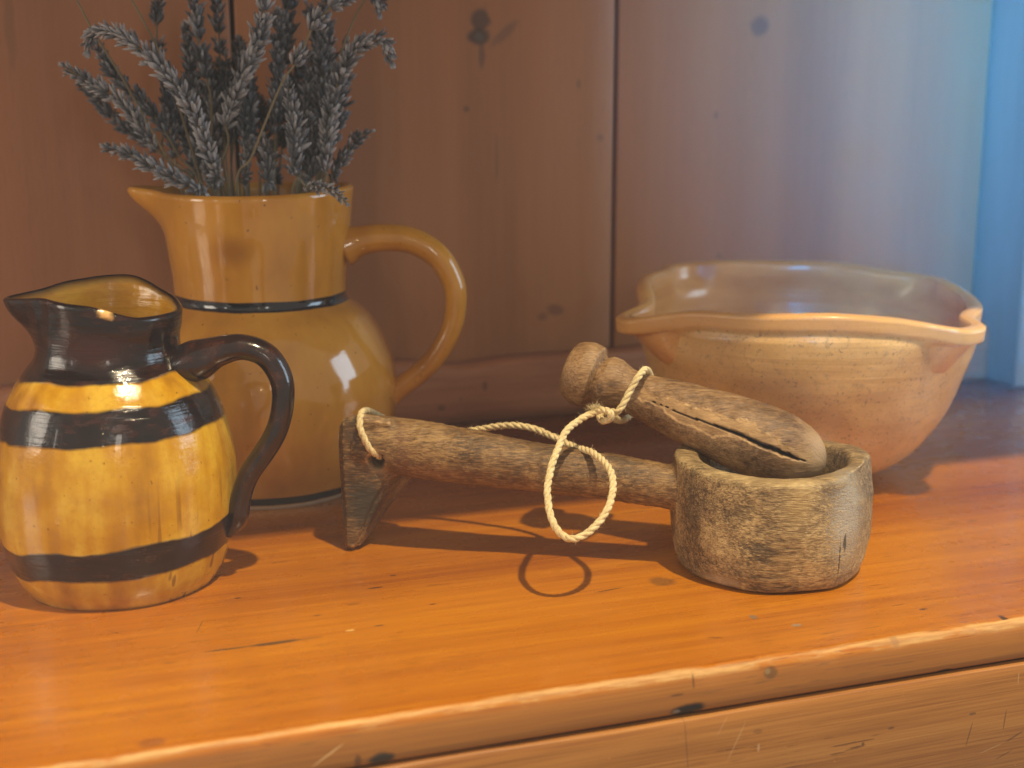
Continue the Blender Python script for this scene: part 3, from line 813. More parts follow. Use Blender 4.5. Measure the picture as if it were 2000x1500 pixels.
CUP_OUT = [(0.0425, 0.0004), (0.0455, 0.002), (0.0475, 0.008), (0.0492, 0.018), (0.05, 0.03), (0.0498, 0.042), (0.0492, 0.05), (0.0488, 0.0548)]
CUP_IN = [(0.0478, 0.0564), (0.045, 0.0568), (0.0415, 0.0568), (0.038, 0.0565), (0.0366, 0.0545), (0.0356, 0.05), (0.0335, 0.038), (0.026, 0.026), (0.013, 0.0215), (0.0, 0.0205)]
CUP_OUTN = len(CUP_OUT) + 2
FLATS = (((0.80, -0.45, 0.38), 0.0612), ((-0.80, -0.60, 0.0), 0.0496))
HANDLE = [(-0.0455, 0.0, 0.0394), (-0.071, 0.004, 0.0427), (-0.094, 0.008, 0.0453), (-0.1174, 0.012, 0.0472), (-0.1435, 0.016, 0.0504), (-0.1673, 0.021, 0.0525), (-0.1888, 0.026, 0.0545), (-0.2104, 0.03, 0.0562)]
HANDLE_R = [(0, .0112), (.3, .0122), (.5, .0131), (.8, .0150), (1, .0146)]
FOOTS = [(0.017, [(-0.2191, 0.0704), (-0.2198, 0.0547), (-0.2191, 0.0301), (-0.2186, 0.0012), (-0.2162, 0.0003), (-0.2112, 0.0003), (-0.2029, 0.0218), (-0.1936, 0.0397), (-0.1855, 0.0547), (-0.1904, 0.0715), (-0.2086, 0.0741)]), (0.045, [(-0.22, 0.0654), (-0.2205, 0.0471), (-0.2195, 0.0215), (-0.2168, 0.0003), (-0.2143, 0.0003), (-0.2068, 0.0003), (-0.1943, 0.0172), (-0.1791, 0.0372), (-0.1781, 0.0528), (-0.1874, 0.0646), (-0.2085, 0.0673)])]
HOLE = (-0.199, 0.023, 0.0495)
CUT1, CUT2 = -0.0488, -0.1802
def clampplane(p, n, d):
    n = Vector(n).normalized()
    e = p.dot(n) - d
    return p - n * e * 0.93 if e > 0 else p
V, F = [], []
# cup: closed lathe (outside, rim, hollow)
ring = [(0.0, 0.0), (0.034, 0.0)] + CUP_OUT + CUP_IN
NA = 128
nr = len(ring) - 2
for (r, z) in ring[1:-1]:
    for j in range(NA):
        a = 2 * pi * j / NA
        rr = r * (1 + 0.007 * sin(2 * a + 0.6) + 0.004 * sin(3 * a)) + (0.0005 * fbm((cos(a) * 2, sin(a) * 2, z * 40), 1, 3) if r > 0.02 else 0)
        p = Vector((rr * cos(a), rr * sin(a), z + (0.0007 * sin(a * 2 + 2.2) + 0.0004 * fbm((cos(a) * 1.6, sin(a) * 1.6, 4), 1, 3)) * sstep(0.02, 0.05, z)))
        if CUP_OUTN + 1 > ring.index((r, z)):
            for (n, d) in FLATS:
                p = clampplane(p, n, d)
        V.append(p)
F = grid_faces(nr, NA, True)
V += [Vector((0, 0, ring[0][1])), Vector((0, 0, ring[-1][1]))]
F += [((j + 1) % NA, j, len(V) - 2) for j in range(NA)]
F += [((nr - 1) * NA + j, (nr - 1) * NA + (j + 1) % NA, len(V) - 1) for j in range(NA)]
# handle
hp = resample(catmull(HANDLE, 14), 0.003)
hv, hf = tube_data(hp, lambda s: interp(HANDLE_R, s), lambda s: interp(HANDLE_R, s) * 1.0, 28, (0, 1, 0), True, len(V))
V += hv
F += hf
tmp = mesh('tmp', V, F, None)
# foot: wedge prism
bm = bmesh.new()
vs = [[bm.verts.new((x, yy, z)) for (x, z) in poly] for (yy, poly) in FOOTS]
bm.faces.new(vs[0])
bm.faces.new(list(reversed(vs[1])))
nf = len(FOOTS[0][1])
for i in range(nf):
    bm.faces.new((vs[0][i], vs[1][i], vs[1][(i + 1) % nf], vs[0][(i + 1) % nf]))
bmesh.ops.recalc_face_normals(bm, faces=bm.faces[:])
bmesh.ops.bevel(bm, geom=bm.edges[:], offset=0.0022, segments=3, affect='EDGES')
fme = bpy.data.meshes.new('tmpfoot')
bm.to_mesh(fme)
bm.free()
tf = bpy.data.objects.new('tmpfoot', fme)
COL.objects.link(tf)
# bore the hole, then fuse cup + handle + foot into one carved block
bm = bmesh.new()
bm.from_mesh(tmp.data)
bm.from_mesh(fme)
jm = bpy.data.meshes.new('tmpj')
bm.to_mesh(jm)
bm.free()
tj = bpy.data.objects.new('tmpj', jm)
COL.objects.link(tj)
md = tj.modifiers.new('r', 'REMESH')
md.mode = 'VOXEL'
md.voxel_size = 0.0009
bpy.context.view_layer.update()
rm = ev_mesh(tj)
HV = Vector(HOLE)
HAX = Vector((0.10, 1.0, 0.0)).normalized()
bm = bmesh.new()
bm.from_mesh(rm)
bmesh.ops.smooth_vert(bm, verts=bm.verts[:], factor=0.5, use_axis_x=True, use_axis_y=True, use_axis_z=True)
bmesh.ops.smooth_vert(bm, verts=bm.verts[:], factor=0.5, use_axis_x=True, use_axis_y=True, use_axis_z=True)
# hole: drop the skin inside the bore on both faces and bridge the two rims with a dark bore wall
def bore_d(p):
    q = p - HV
    return (q - HAX * q.dot(HAX)).length
HR = 0.0040
kill = [f for f in bm.faces if bore_d(f.calc_center_median()) < HR]
bmesh.ops.delete(bm, geom=kill, context='FACES')
edges = [e for e in bm.edges if e.is_boundary and bore_d(e.verts[0].co) < HR * 1.6]
for v in set(v for e in edges for v in e.verts):
    q = v.co - HV
    r_ = q - HAX * q.dot(HAX)
    v.co = HV + HAX * q.dot(HAX) + r_.normalized() * HR
try:
    bmesh.ops.bridge_loops(bm, edges=edges)
except Exception:
    pass
bmesh.ops.smooth_vert(bm, verts=bm.verts[:], factor=0.4, use_axis_x=True, use_axis_y=True, use_axis_z=True)
bm.normal_update()
nz = noise.noise
for v in bm.verts:
    p = v.co
    d = 0.0006 * nz(p * 42) + 0.0003 * nz(p * 110)
    if p.x < -0.05:
        d += 0.00035 * nz(Vector((p.x * 190 + p.z * 120, p.y * 120, p.z * 300 - p.x * 260)))
    v.co = p + v.normal * d
def split(name, keep, mat):
    b2 = bm.copy()
    dele = [f for f in b2.faces if not keep(f.calc_center_median())]
    bmesh.ops.delete(b2, geom=dele, context='FACES')
    me = bpy.data.meshes.new(name)
    b2.to_mesh(me)
    b2.free()
    me.polygons.foreach_set('use_smooth', [True] * len(me.polygons))
    me.materials.append(mat)
    o = bpy.data.objects.new(name, me)
    COL.objects.link(o)
    o.parent = mo
    return o
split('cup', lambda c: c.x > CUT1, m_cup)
split('handle', lambda c: c.x <= CUT1 and not (c.x < CUT2), m_mo)
split('foot', lambda c: c.x < CUT2, m_mo)
bm.free()
for o in (tmp, tf, tj):
    bpy.data.objects.remove(o)

# ---------------------------------------------------------------- pestle
PE_A = (0.028, 0.712, 0.0928)
PE_B = (0.1561, 0.664, 0.0522)
PE_K = 0.138
PE_PROF = [(0, 0.0), (0.004, 0.0049), (0.018, 0.01317), (0.045, 0.01578), (0.085, 0.01732), (0.118, 0.01677), (0.132, 0.01309), (0.138, 0.01204), (0.145, 0.0123), (0.165, 0.01359), (0.19, 0.0137), (0.22, 0.01251), (0.25, 0.01132), (0.275, 0.01117), (0.32, 0.01192), (0.4, 0.01368), (0.5, 0.01566), (0.6, 0.01737), (0.7, 0.01854), (0.78, 0.01884), (0.85, 0.01814), (0.9, 0.01633), (0.94, 0.01354), (0.97, 0.01001), (0.99, 0.0055), (1, 0.0)]
pst = empty('wooden_pestle', PE_A)
tag(pst, 'turned wooden pestle with knob end and long split, lying in the mortar', 'pestle')
ax = Vector(PE_B) - Vector(PE_A)
PL = ax.length
ax.normalize()
view = Vector((0.05, -0.95, 0.28))
e2 = (view - ax * view.dot(ax)).normalized()
e1 = e2.cross(ax)
NS, NA = 300, 180
def crack_line(s):
    return interp([(0.30, -0.18), (0.45, -0.20), (0.68, -0.16), (0.85, -0.20), (1.0, -0.24)], s) + 0.06 * noise.noise(Vector((s * 11, 2, 0))) + 0.03 * noise.noise(Vector((s * 45, 5, 0)))
def pe_build(name, s0, s1, mat):
    V, A = [], {'peel': [], 'pale': [], 'crack': [], 'bare': []}
    n = max(8, int(NS * (s1 - s0)))
    for i in range(n):
        s = s0 + (s1 - s0) * i / (n - 1)
        r = interp(PE_PROF, s)
        for j in range(NA):
            a = 2 * pi * j / NA
            ca = -angd(a, pi / 2)         # 0 faces the front, + is upwards
            rr = r * (1 + 0.012 * sin(2 * a + s * 4)) + 0.0004 * fbm((cos(a) * 2, sin(a) * 2, s * 14), 1, 3)
            peel = pale = crk = 0.0
            if 0.28 < s < 0.97:
                t = (s - 0.28) / 0.66
                off = ca - crack_line(s)
                open_ = sstep(0.06, 0.30, t) * sstep(1.03, 0.90, t)
                w = (0.022 + 0.050 * sstep(0.35, 0.8, t) + 0.014 * noise.noise(Vector((s * 70, 0, 1)))) * open_
                crk = sstep(w, w * 0.55, abs(off)) if w > 0.004 else 0
                n1 = fbm((s * 16, ca * 3.0, 3), 1, 4)
                up = (0.10 + 0.30 * sin(pi * min(1, max(0, t))) ** 0.7) + 0.20 * n1
                dn = (0.05 + 0.30 * exp(-((t - 0.38) / 0.22) ** 2)) + 0.16 * fbm((s * 14, ca * 2.5, 9), 1, 4)
                ends = sstep(0.0, 0.06, t) * sstep(1.0, 0.90, t)
                peel = ends * (sstep(up, up - 0.05, off) if off > 0 else sstep(dn, dn - 0.05, -off))
                pu = ends * exp(-((off - up + 0.04) / 0.045) ** 2) if off > 0 else 0
                pd = ends * exp(-((-off - dn + 0.03) / 0.03) ** 2) * 0.6 if off <= 0 else 0
                pale = max(pu, pd) * (0.55 + 0.7 * noise.noise(Vector((s * 45, ca * 12, 7))))
                pale = min(1, max(0, pale))
                if off > 0:
                    pale = max(pale, peel * 0.18 * (1 - t * 0.4))
                rr -= 0.00055 * peel + 0.0042 * crk
                rr += 0.0006 * pale
            V.append(ax * (s * PL) + e1 * (rr * cos(a)) + e2 * (rr * sin(a)))
            A['peel'].append(peel * 0.5)
            A['pale'].append(pale)
            A['crack'].append(crk)
            A['bare'].append(0.75 * sstep(0.86, 0.98, s + 0.03 * fbm((cos(a) * 2, sin(a) * 2, s * 9), 1, 3)) * (1 - crk))
    F = grid_faces(n, NA, True)
    F.append(tuple(reversed(range(NA))))
    F.append(tuple((n - 1) * NA + j for j in range(NA)))
    mesh(name, V, F, mat, pst, True, A)
pe_build('knob', 0.0, PE_K, m_pe)
pe_build('shaft', PE_K, 1.0, m_pe)

# ---------------------------------------------------------------- twine
k = NT('jute_twine')
n_ = k.noise(k.co, 700.0, 3, 0.6)
m_tw = k.done(k.ramp(n_, [(0.3, (0.56, 0.44, 0.20)), (0.7, (0.86, 0.73, 0.42))]), 0.8, k.bump(k.noise(k.co, 2500.0, 2), 0.5, 0.0003))
TW = [(-0.0685, 0.697, 0.0476), (-0.0689, 0.683, 0.0523), (-0.0734, 0.68, 0.0585), (-0.0769, 0.6805, 0.067), (-0.0769, 0.686, 0.0726), (-0.0755, 0.698, 0.0724), (-0.0697, 0.717, 0.0642), (-0.0553, 0.724, 0.0539), (-0.0359, 0.722, 0.053), (-0.0178, 0.715, 0.0582), (0.0013, 0.706, 0.0624), (0.0173, 0.698, 0.0603), (0.0294, 0.686, 0.0574), (0.0402, 0.664, 0.0588), (0.0473, 0.648, 0.0554), (0.0484, 0.637, 0.0497), (0.0449, 0.624, 0.0422), (0.0362, 0.614, 0.0347), (0.0261, 0.611, 0.0325), (0.0191, 0.615, 0.0389), (0.0169, 0.627, 0.0501), (0.0197, 0.641, 0.0613), (0.0255, 0.655, 0.0709), (0.0336, 0.668, 0.0749), (0.0411, 0.674, 0.0771), (0.0455, 0.672, 0.0792), (0.0488, 0.667, 0.0788), (0.0489, 0.668, 0.0754), (0.0458, 0.674, 0.0729), (0.0446, 0.68, 0.074), (0.0477, 0.681, 0.0762), (0.0525, 0.676, 0.0769), (0.0556, 0.676, 0.0808), (0.0592, 0.678, 0.0872), (0.0634, 0.68, 0.0939), (0.0677, 0.688, 0.0962), (0.072, 0.704, 0.0901), (0.0715, 0.718, 0.0766), (0.0644, 0.716, 0.0664), (0.0566, 0.7, 0.0664), (0.0525, 0.688, 0.0713), (0.049, 0.684, 0.0741)]
TW_R = 0.00081
KNOT = (0.0418, 0.674, 0.0787)
tw_o = empty('jute_twine', TW[0])
tag(tw_o, 'pale twisted jute twine looping from the mortar foot to the pestle neck', 'twine')
path = resample(catmull(TW, 22), 0.0006)
path = [p + Vector((fbm((i * 0.02, 0, 0), 1, 3), fbm((i * 0.02, 5, 0), 1, 3), fbm((i * 0.02, 9, 0), 1, 3))) * 0.0006 for i, p in enumerate(path)]
fr = frames(path)
o0 = Vector(TW[0])
for q in range(3):
    sp = []
    for i, p in enumerate(path):
        t, nn, b = fr[i]
        a = 2 * pi * (i * 0.0006 / 0.0125) + q * 2 * pi / 3
        rad = TW_R * (1 + 0.15 * noise.noise(Vector((i * 0.03, q, 2))))
        sp.append(p + (nn * cos(a) + b * sin(a)) * rad - o0)
    rr = TW_R * 1.30
    V, F = tube_data(sp, lambda s: rr, lambda s: rr, 8, (0, 1, 0.2))
    mesh('strand', V, F, m_tw, tw_o)
V, F = [], []
rf = random.Random(11)
for _ in range(420):
    i = rf.randrange(4, len(path) - 4)
    t, nn, b = fr[i]
    a = rf.uniform(0, 2 * pi)
    d = (nn * cos(a) + b * sin(a) + t * rf.uniform(-1.6, 1.6)).normalized()
    c_ = (nn * cos(a) + b * sin(a))
    p0 = path[i] + c_ * TW_R * 1.7 - o0
    L = rf.uniform(0.001, 0.0032)
    p1 = p0 + d * L * 0.5
    p2 = p1 + (d + Vector((rf.uniform(-.6, .6), rf.uniform(-.6, .6), rf.uniform(-.6, .6)))).normalized() * L * 0.5
    tv, tfc = tube_data([p0, p1, p2], lambda s: 0.00009 * (1.2 - s), lambda s: 0.00009 * (1.2 - s), 3, (0, 1, 0.2), False, len(V))
    V += tv
    F += tfc
# fluffed tuft at the knot
for _ in range(170):
    p0 = Vector(KNOT) - o0 + Vector((rf.gauss(0, .0016), rf.gauss(0, .001), rf.gauss(0, .0008)))
    d = Vector((rf.uniform(-1, 0.5), rf.uniform(-.8, .4), rf.uniform(.1, 1.2))).normalized()
    p1 = p0 + d * rf.uniform(.001, .0022)
    p2 = p1 + (d + Vector((rf.uniform(-.7, .7), rf.uniform(-.7, .7), rf.uniform(-.5, .7)))).normalized() * rf.uniform(.0008, .002)
    tv, tfc = tube_data([p0, p1, p2], lambda s: 0.00008 * (1.2 - s), lambda s: 0.00008 * (1.2 - s), 3, (0, 1, 0.2), False, len(V))
    V += tv
    F += tfc
tag(mesh('loose_fibre', V, F, m_tw, tw_o), kind='stuff')

# ---------------------------------------------------------------- dried lavender
def lav_mat(name, c0, c1, c2):
    k = NT(name)
    r = k.attr('tint')
    n = k.noise(k.co, 500.0, 3, 0.6)
    col = k.ramp(k.math('MULTIPLY_ADD', n, 0.35, k.math('MULTIPLY', r, 0.7)), [(0.15, c0), (0.5, c1), (0.85, c2)])
    return k.done(col, 0.75, k.bump(k.noise(k.co, 1500.0, 2), 0.4, 0.0003), Sheen_Weight=0.25, Sheen_Roughness=0.5)
m_bud = lav_mat('lavender_bud', (0.018, 0.026, 0.036), (0.102, 0.120, 0.142), (0.40, 0.42, 0.44))
m_stem = lav_mat('lavender_stem', (0.10, 0.085, 0.045), (0.17, 0.145, 0.075), (0.24, 0.20, 0.11))
rl = random.Random(21)
def bud(V, F, T, p, d, L, w, tint):
    n = d.orthogonal().normalized()
    b = d.cross(n)
    o = len(V)
    bend = (n * rl.uniform(-1, 1) + b * rl.uniform(-1, 1)) * L * 0.10
    for (t, r, dt) in ((0.0, 0.30, -0.30), (0.28, 0.95, -0.12), (0.66, 1.0, 0.05), (0.93, 0.55, 0.22)):
        for j in range(5):
            a = 2 * pi * j / 5
            V.append(p + d * (L * t) + bend * t * t + (n * cos(a) + b * sin(a)) * (w * r * (1.15 if j % 2 else 0.85)))
            T.append(min(1, max(0, tint + dt)))
    V.append(p + d * L * 1.06 + bend)
    T.append(min(1, tint + 0.25))
    F += grid_faces(4, 5, True, o)
    F += [(o + 15 + j, o + 15 + (j + 1) % 5, o + 20) for j in range(5)]
def sprig(pts, s_spike, label, group=None, dens=1.0, fat=1.0, gaps=None, light_lift=0.0):
    """pts: from the stem foot to the tip; the spike fills s_spike..1"""
    base = Vector(pts[0])
    o = empty('lavender_sprig', base)
    tag(o, label, 'lavender', group or 'dried lavender sprigs in the honey jug')
    path = resample(catmull(pts, 12), 0.0015)
    path = [p - base for p in path]
    n = len(path)
    V, F = tube_data(path, lambda s: 0.0009 - 0.0003 * s, lambda s: 0.0009 - 0.0003 * s, 6, (0, 1, 0))
    st = mesh('stem', V, F, m_stem, o, True, {'tint': [0.3 + 0.5 * rl.random()] * len(V)})
    fr = frames(path)
    V, F, T = [], [], []
    i = s_spike * (n - 1)
    tone = rl.uniform(-0.10, 0.10) + light_lift  # bud colour lightened for lit front sprigs, darkened for shaded back ones
    while i < n - 1:
        q = int(i)
        s = (i / (n - 1) - s_spike) / max(1e-6, 1 - s_spike)
        t, nn, b = fr[q]
        size = fat * (0.62 + 0.50 * sin(pi * min(1, 0.16 + s * 0.86)))
        skip = gaps and any(g0 < s < g1 for g0, g1 in gaps)
        if not skip:
            m = int(round(14 * dens))
            ph = rl.uniform(0, 6)
            for j in range(m):
                a = ph + 2 * pi * j / m + rl.uniform(-.3, .3)
                c_ = nn * cos(a) + b * sin(a)
                tilt = rl.choice((rl.uniform(0.25, 0.6), rl.uniform(0.6, 1.25)))
                d = (t + c_ * tilt + Vector((0, 0, rl.uniform(-.05, .15)))).normalized()
                L = 0.0063 * size * rl.uniform(0.65, 1.2)
                bud(V, F, T, path[q] + c_ * 0.0012 + t * rl.gauss(0, 0.0007), d, L, 0.00092 * size * rl.uniform(.75, 1.25), min(1, max(0, 0.42 + tone + rl.gauss(0, 0.24))))
        i += 0.0041 * (0.75 + 0.35 * size) / 0.0015 * rl.uniform(0.9, 1.15)
    for j in range(5):
        d = (fr[-1][0] + Vector((rl.uniform(-.4, .4), rl.uniform(-.4, .4), rl.uniform(-.4, .4)))).normalized()
        bud(V, F, T, path[-1], d, 0.0045 * fat, 0.0009 * fat, 0.6)
    mesh('flower_spike', V, F, m_bud, o, True, {'tint': T})
    return o
FILL = "shadowy lavender sprig crowded at the back of the bunch"
for (P, s, lab, dens, fat, gaps, light_lift) in (  # sprig paths projected from image pixel positions at chosen depths, baked as coordinates
    ([(-0.1535, 0.8011, 0.075), (-0.1619, 0.785, 0.1763), (-0.1636, 0.775, 0.1876), (-0.1658, 0.768, 0.2006), (-0.1728, 0.762, 0.2236), (-0.1851, 0.758, 0.2438), (-0.2005, 0.757, 0.2585), (-0.2142, 0.76, 0.2652), (-0.2253, 0.765, 0.2643), (-0.2296, 0.77, 0.2558)], 0.489, 'long pale lavender sprig arching left in front, its tip curling down', 1.1, 1.12, None, 0.18),
    ([(-0.1589, 0.8031, 0.075), (-0.1775, 0.79, 0.1753), (-0.1889, 0.782, 0.1928), (-0.199, 0.778, 0.2043), (-0.2104, 0.772, 0.2248), (-0.2266, 0.77, 0.2371), (-0.2424, 0.77, 0.2466)], 0.691, 'lavender sprig leaning far left, pale pointed tip reaching leftmost', 1.05, 1.0, None, 0.18),
    ([(-0.1587, 0.8071, 0.075), (-0.1768, 0.8, 0.1745), (-0.1898, 0.8, 0.1966), (-0.1988, 0.8, 0.2133), (-0.2077, 0.8, 0.2262), (-0.2201, 0.8, 0.2376), (-0.2286, 0.8, 0.2488), (-0.234, 0.803, 0.2601)], 0.711, 'lavender sprig leaning left just behind the arching pale one', 1.0, 1.05, None, -0.02),
    ([(-0.1567, 0.7971, 0.075), (-0.1712, 0.775, 0.1771), (-0.1737, 0.768, 0.1808), (-0.1799, 0.764, 0.1853), (-0.1928, 0.762, 0.1921), (-0.2077, 0.764, 0.1997), (-0.2223, 0.768, 0.2039)], 0.67, 'lowest left lavender sprig lying almost flat above the jug rim', 0.95, 1.05, None, 0.19),
    ([(-0.1607, 0.8151, 0.075), (-0.1827, 0.82, 0.1729), (-0.2124, 0.83, 0.2004), (-0.2335, 0.835, 0.2152), (-0.2463, 0.838, 0.2285), (-0.2594, 0.84, 0.2413)], 0.692, 'dim lavender sprig at far left behind the leftmost pale one', 1.0, 1.0, None, -0.22),
    ([(-0.1548, 0.8031, 0.075), (-0.1658, 0.79, 0.1753), (-0.1582, 0.782, 0.2055), (-0.1584, 0.78, 0.2174), (-0.1492, 0.778, 0.2398), (-0.1418, 0.776, 0.254), (-0.1347, 0.775, 0.2729), (-0.135, 0.776, 0.2904)], 0.651, 'tall upright lavender sprig rising from the middle of the jug', 1.1, 1.2, None, 0.14),
    ([(-0.1504, 0.7971, 0.075), (-0.1532, 0.775, 0.1783), (-0.1431, 0.77, 0.1991), (-0.1252, 0.765, 0.2369), (-0.1156, 0.763, 0.25), (-0.1061, 0.762, 0.2679), (-0.0982, 0.762, 0.2763), (-0.0845, 0.763, 0.2848)], 0.797, 'long bare lavender stem leaning right with spaced whorls near the top', 1.0, 1.15, [(0.14, 0.42), (0.56, 0.66)], 0.2),
    ([(-0.1395, 0.8011, 0.075), (-0.122, 0.785, 0.1757), (-0.1213, 0.78, 0.1901), (-0.1202, 0.778, 0.2057), (-0.1208, 0.777, 0.2238), (-0.1237, 0.777, 0.2385)], 0.708, 'short stout upright lavender sprig right of the middle', 1.15, 1.15, None, 0.14),
    ([(-0.1342, 0.8031, 0.075), (-0.107, 0.79, 0.1776), (-0.1055, 0.786, 0.1911), (-0.1026, 0.784, 0.2139), (-0.0987, 0.782, 0.2307), (-0.0924, 0.78, 0.2467), (-0.0855, 0.779, 0.2568), (-0.0779, 0.779, 0.2609), (-0.07, 0.779, 0.2609), (-0.0667, 0.78, 0.2505)], 0.554, 'thick lavender sprig on the right with drooping hooked tip', 1.15, 1.12, None, 0.12),
    ([(-0.1339, 0.8071, 0.075), (-0.106, 0.8, 0.1768), (-0.1028, 0.8, 0.1859), (-0.0954, 0.8, 0.1987), (-0.0876, 0.8, 0.2082), (-0.0811, 0.8, 0.211)], 0.772, 'small short lavender sprig leaning right over the handle side of the rim', 0.9, 0.8, None, 0.0),
    ([(-0.14, 0.7991, 0.075), (-0.1235, 0.78, 0.1773), (-0.1118, 0.764, 0.1825), (-0.1018, 0.752, 0.1834), (-0.0943, 0.745, 0.1809), (-0.088, 0.741, 0.1758)], 0.781, 'little lavender sprig drooping over the front rim of the jug', 0.75, 0.7, None, 0.2),
    ([(-0.1685, 0.8191, 0.075), (-0.2048, 0.83, 0.172), (-0.2067, 0.835, 0.2271), (-0.2078, 0.835, 0.2507), (-0.2081, 0.835, 0.2682), (-0.2048, 0.835, 0.2942)], 0.807, 'straight lavender sprig at upper left with a gap in its spike', 1.0, 1.0, [(0.3, 0.45)], -0.21),
    ([(-0.1573, 0.8111, 0.075), (-0.173, 0.81, 0.1737), (-0.1739, 0.815, 0.2274), (-0.1765, 0.815, 0.2424), (-0.1797, 0.815, 0.2675), (-0.1813, 0.815, 0.2929)], 0.769, 'upright lavender sprig in the left middle, half in shadow', 1.0, 1.1, [(0.35, 0.42)], -0.09),
    ([(-0.1549, 0.8151, 0.075), (-0.1661, 0.82, 0.1729), (-0.1701, 0.825, 0.2272), (-0.1694, 0.825, 0.2564), (-0.1698, 0.825, 0.2736), (-0.1694, 0.825, 0.2935)], 0.831, 'slender upright lavender sprig between the two tall middle ones', 0.9, 0.95, [(0.2, 0.3)], -0.15),
    ([(-0.136, 0.8071, 0.075), (-0.1119, 0.8, 0.1745), (-0.0998, 0.8, 0.2418), (-0.0889, 0.8, 0.2726), (-0.0794, 0.8, 0.2859), (-0.0738, 0.8, 0.2809), (-0.0739, 0.8, 0.2759)], 0.946, 'topmost right lavender sprig whose hooked tip hangs into view', 1.0, 0.9, None, 0.0),
    ([(-0.1579, 0.8031, 0.075), (-0.1745, 0.79, 0.1753), (-0.1889, 0.78, 0.2418), (-0.1988, 0.775, 0.2689), (-0.2088, 0.775, 0.2876)], 1.0, 'bare lavender stem crossing the upper left, its flowers out of view', 1.0, 0.8, None, 0.15),
    ([(-0.1628, 0.8071, 0.075), (-0.1885, 0.8, 0.1745), (-0.212, 0.79, 0.2306), (-0.226, 0.785, 0.2583), (-0.2328, 0.785, 0.2706), (-0.2409, 0.785, 0.2883)], 1.0, 'thin bare lavender stem leaning out at upper far left', 0.6, 0.6, None, 0.09),
    ([(-0.1504, 0.8011, 0.075), (-0.1532, 0.785, 0.1757), (-0.1503, 0.784, 0.1855), (-0.148, 0.784, 0.1998), (-0.1454, 0.784, 0.2082)], 0.828, 'small lavender tuft in the middle just above the rim', 0.9, 0.8, None, 0.1),
    ([(-0.1451, 0.7991, 0.075), (-0.1379, 0.78, 0.1761), (-0.137, 0.78, 0.183), (-0.1359, 0.78, 0.1972), (-0.1378, 0.78, 0.2084)], 0.811, 'short lavender sprig standing low beside the stout right one', 1.0, 1.0, None, 0.12),
    ([(-0.137, 0.8031, 0.075), (-0.1149, 0.79, 0.1753), (-0.1143, 0.79, 0.1851), (-0.112, 0.79, 0.2023), (-0.1132, 0.79, 0.2193)], 0.767, 'upright lavender sprig between the stout one and the hooked one', 1.0, 1.1, None, 0.06),
    ([(-0.1546, 0.7991, 0.075), (-0.1652, 0.78, 0.1761), (-0.1673, 0.778, 0.1817), (-0.169, 0.778, 0.1888), (-0.1711, 0.778, 0.1939)], 0.895, 'tiny lavender spike peeping over the left front rim', 0.9, 0.8, None, 0.13),
    ([(-0.1465, 0.8191, 0.075), (-0.1421, 0.83, 0.172), (-0.137, 0.835, 0.2271), (-0.1346, 0.835, 0.2507), (-0.1318, 0.835, 0.2711), (-0.1292, 0.835, 0.2942)], 0.801, 'dark upright lavender sprig at the back right of the middle', 1.1, 1.2, None, -0.21),
    ([(-0.1406, 0.8191, 0.075), (-0.1253, 0.83, 0.172), (-0.1178, 0.835, 0.2211), (-0.1129, 0.835, 0.2507), (-0.1139, 0.835, 0.2682), (-0.1195, 0.835, 0.2827)], 0.844, 'dark lavender sprig at the back beside the leaning whorled stem', 1.1, 1.1, None, -0.21),
    ([(-0.1486, 0.8249, 0.075), (-0.1479, 0.8444, 0.1709), (-0.1442, 0.8444, 0.1817), (-0.146, 0.8444, 0.1917), (-0.1433, 0.8444, 0.2016)], 0.843, FILL, 1.0, 0.9892128305755666, None, -0.22),
    ([(-0.1548, 0.8171, 0.075), (-0.1658, 0.8248, 0.1725), (-0.1634, 0.8248, 0.2096), (-0.1663, 0.8248, 0.2317), (-0.166, 0.8248, 0.2535)], 0.755, FILL, 1.0, 1.149286747857801, None, -0.15),
    ([(-0.1636, 0.8266, 0.075), (-0.191, 0.8486, 0.1705), (-0.1945, 0.8486, 0.1915), (-0.1948, 0.8486, 0.2123), (-0.1933, 0.8486, 0.2328)], 0.748, FILL, 1.0, 0.9997223316491086, None, -0.22),
    ([(-0.1398, 0.8173, 0.075), (-0.123, 0.8255, 0.1724), (-0.1206, 0.8255, 0.2004), (-0.1196, 0.8255, 0.2281), (-0.1152, 0.8255, 0.2553)], 0.697, FILL, 1.0, 0.966284928343919, None, -0.15),
    ([(-0.1574, 0.8199, 0.075), (-0.1733, 0.8318, 0.1719), (-0.1739, 0.8318, 0.2034), (-0.1718, 0.8318, 0.2271), (-0.1717, 0.8318, 0.2505)], 0.734, FILL, 1.0, 0.9642502323839475, None, -0.19),
    ([(-0.137, 0.8184, 0.075), (-0.115, 0.8282, 0.1722), (-0.1045, 0.8282, 0.2076), (-0.0994, 0.8282, 0.2348), (-0.0963, 0.8282, 0.2616)], 0.715, FILL, 1.0, 1.1059282577693088, None, -0.17),
    ([(-0.1374, 0.8167, 0.075), (-0.1161, 0.8238, 0.1726), (-0.1117, 0.8238, 0.2152), (-0.1074, 0.8238, 0.2444), (-0.1058, 0.8238, 0.2731)], 0.71, FILL, 1.0, 1.041824304051128, None, -0.14),
    ([(-0.1572, 0.8179, 0.075), (-0.1727, 0.8269, 0.1723), (-0.1741, 0.8269, 0.1946), (-0.1785, 0.8269, 0.2105), (-0.1812, 0.8269, 0.2263)], 0.789, FILL, 1.0, 1.0291999964158443, None, -0.16),
    ([(-0.1601, 0.8143, 0.075), (-0.1808, 0.8178, 0.173), (-0.1816, 0.8178, 0.1916), (-0.185, 0.8178, 0.2013), (-0.184, 0.8178, 0.211)], 0.856, FILL, 1.0, 1.1351396236456188, None, -0.11),
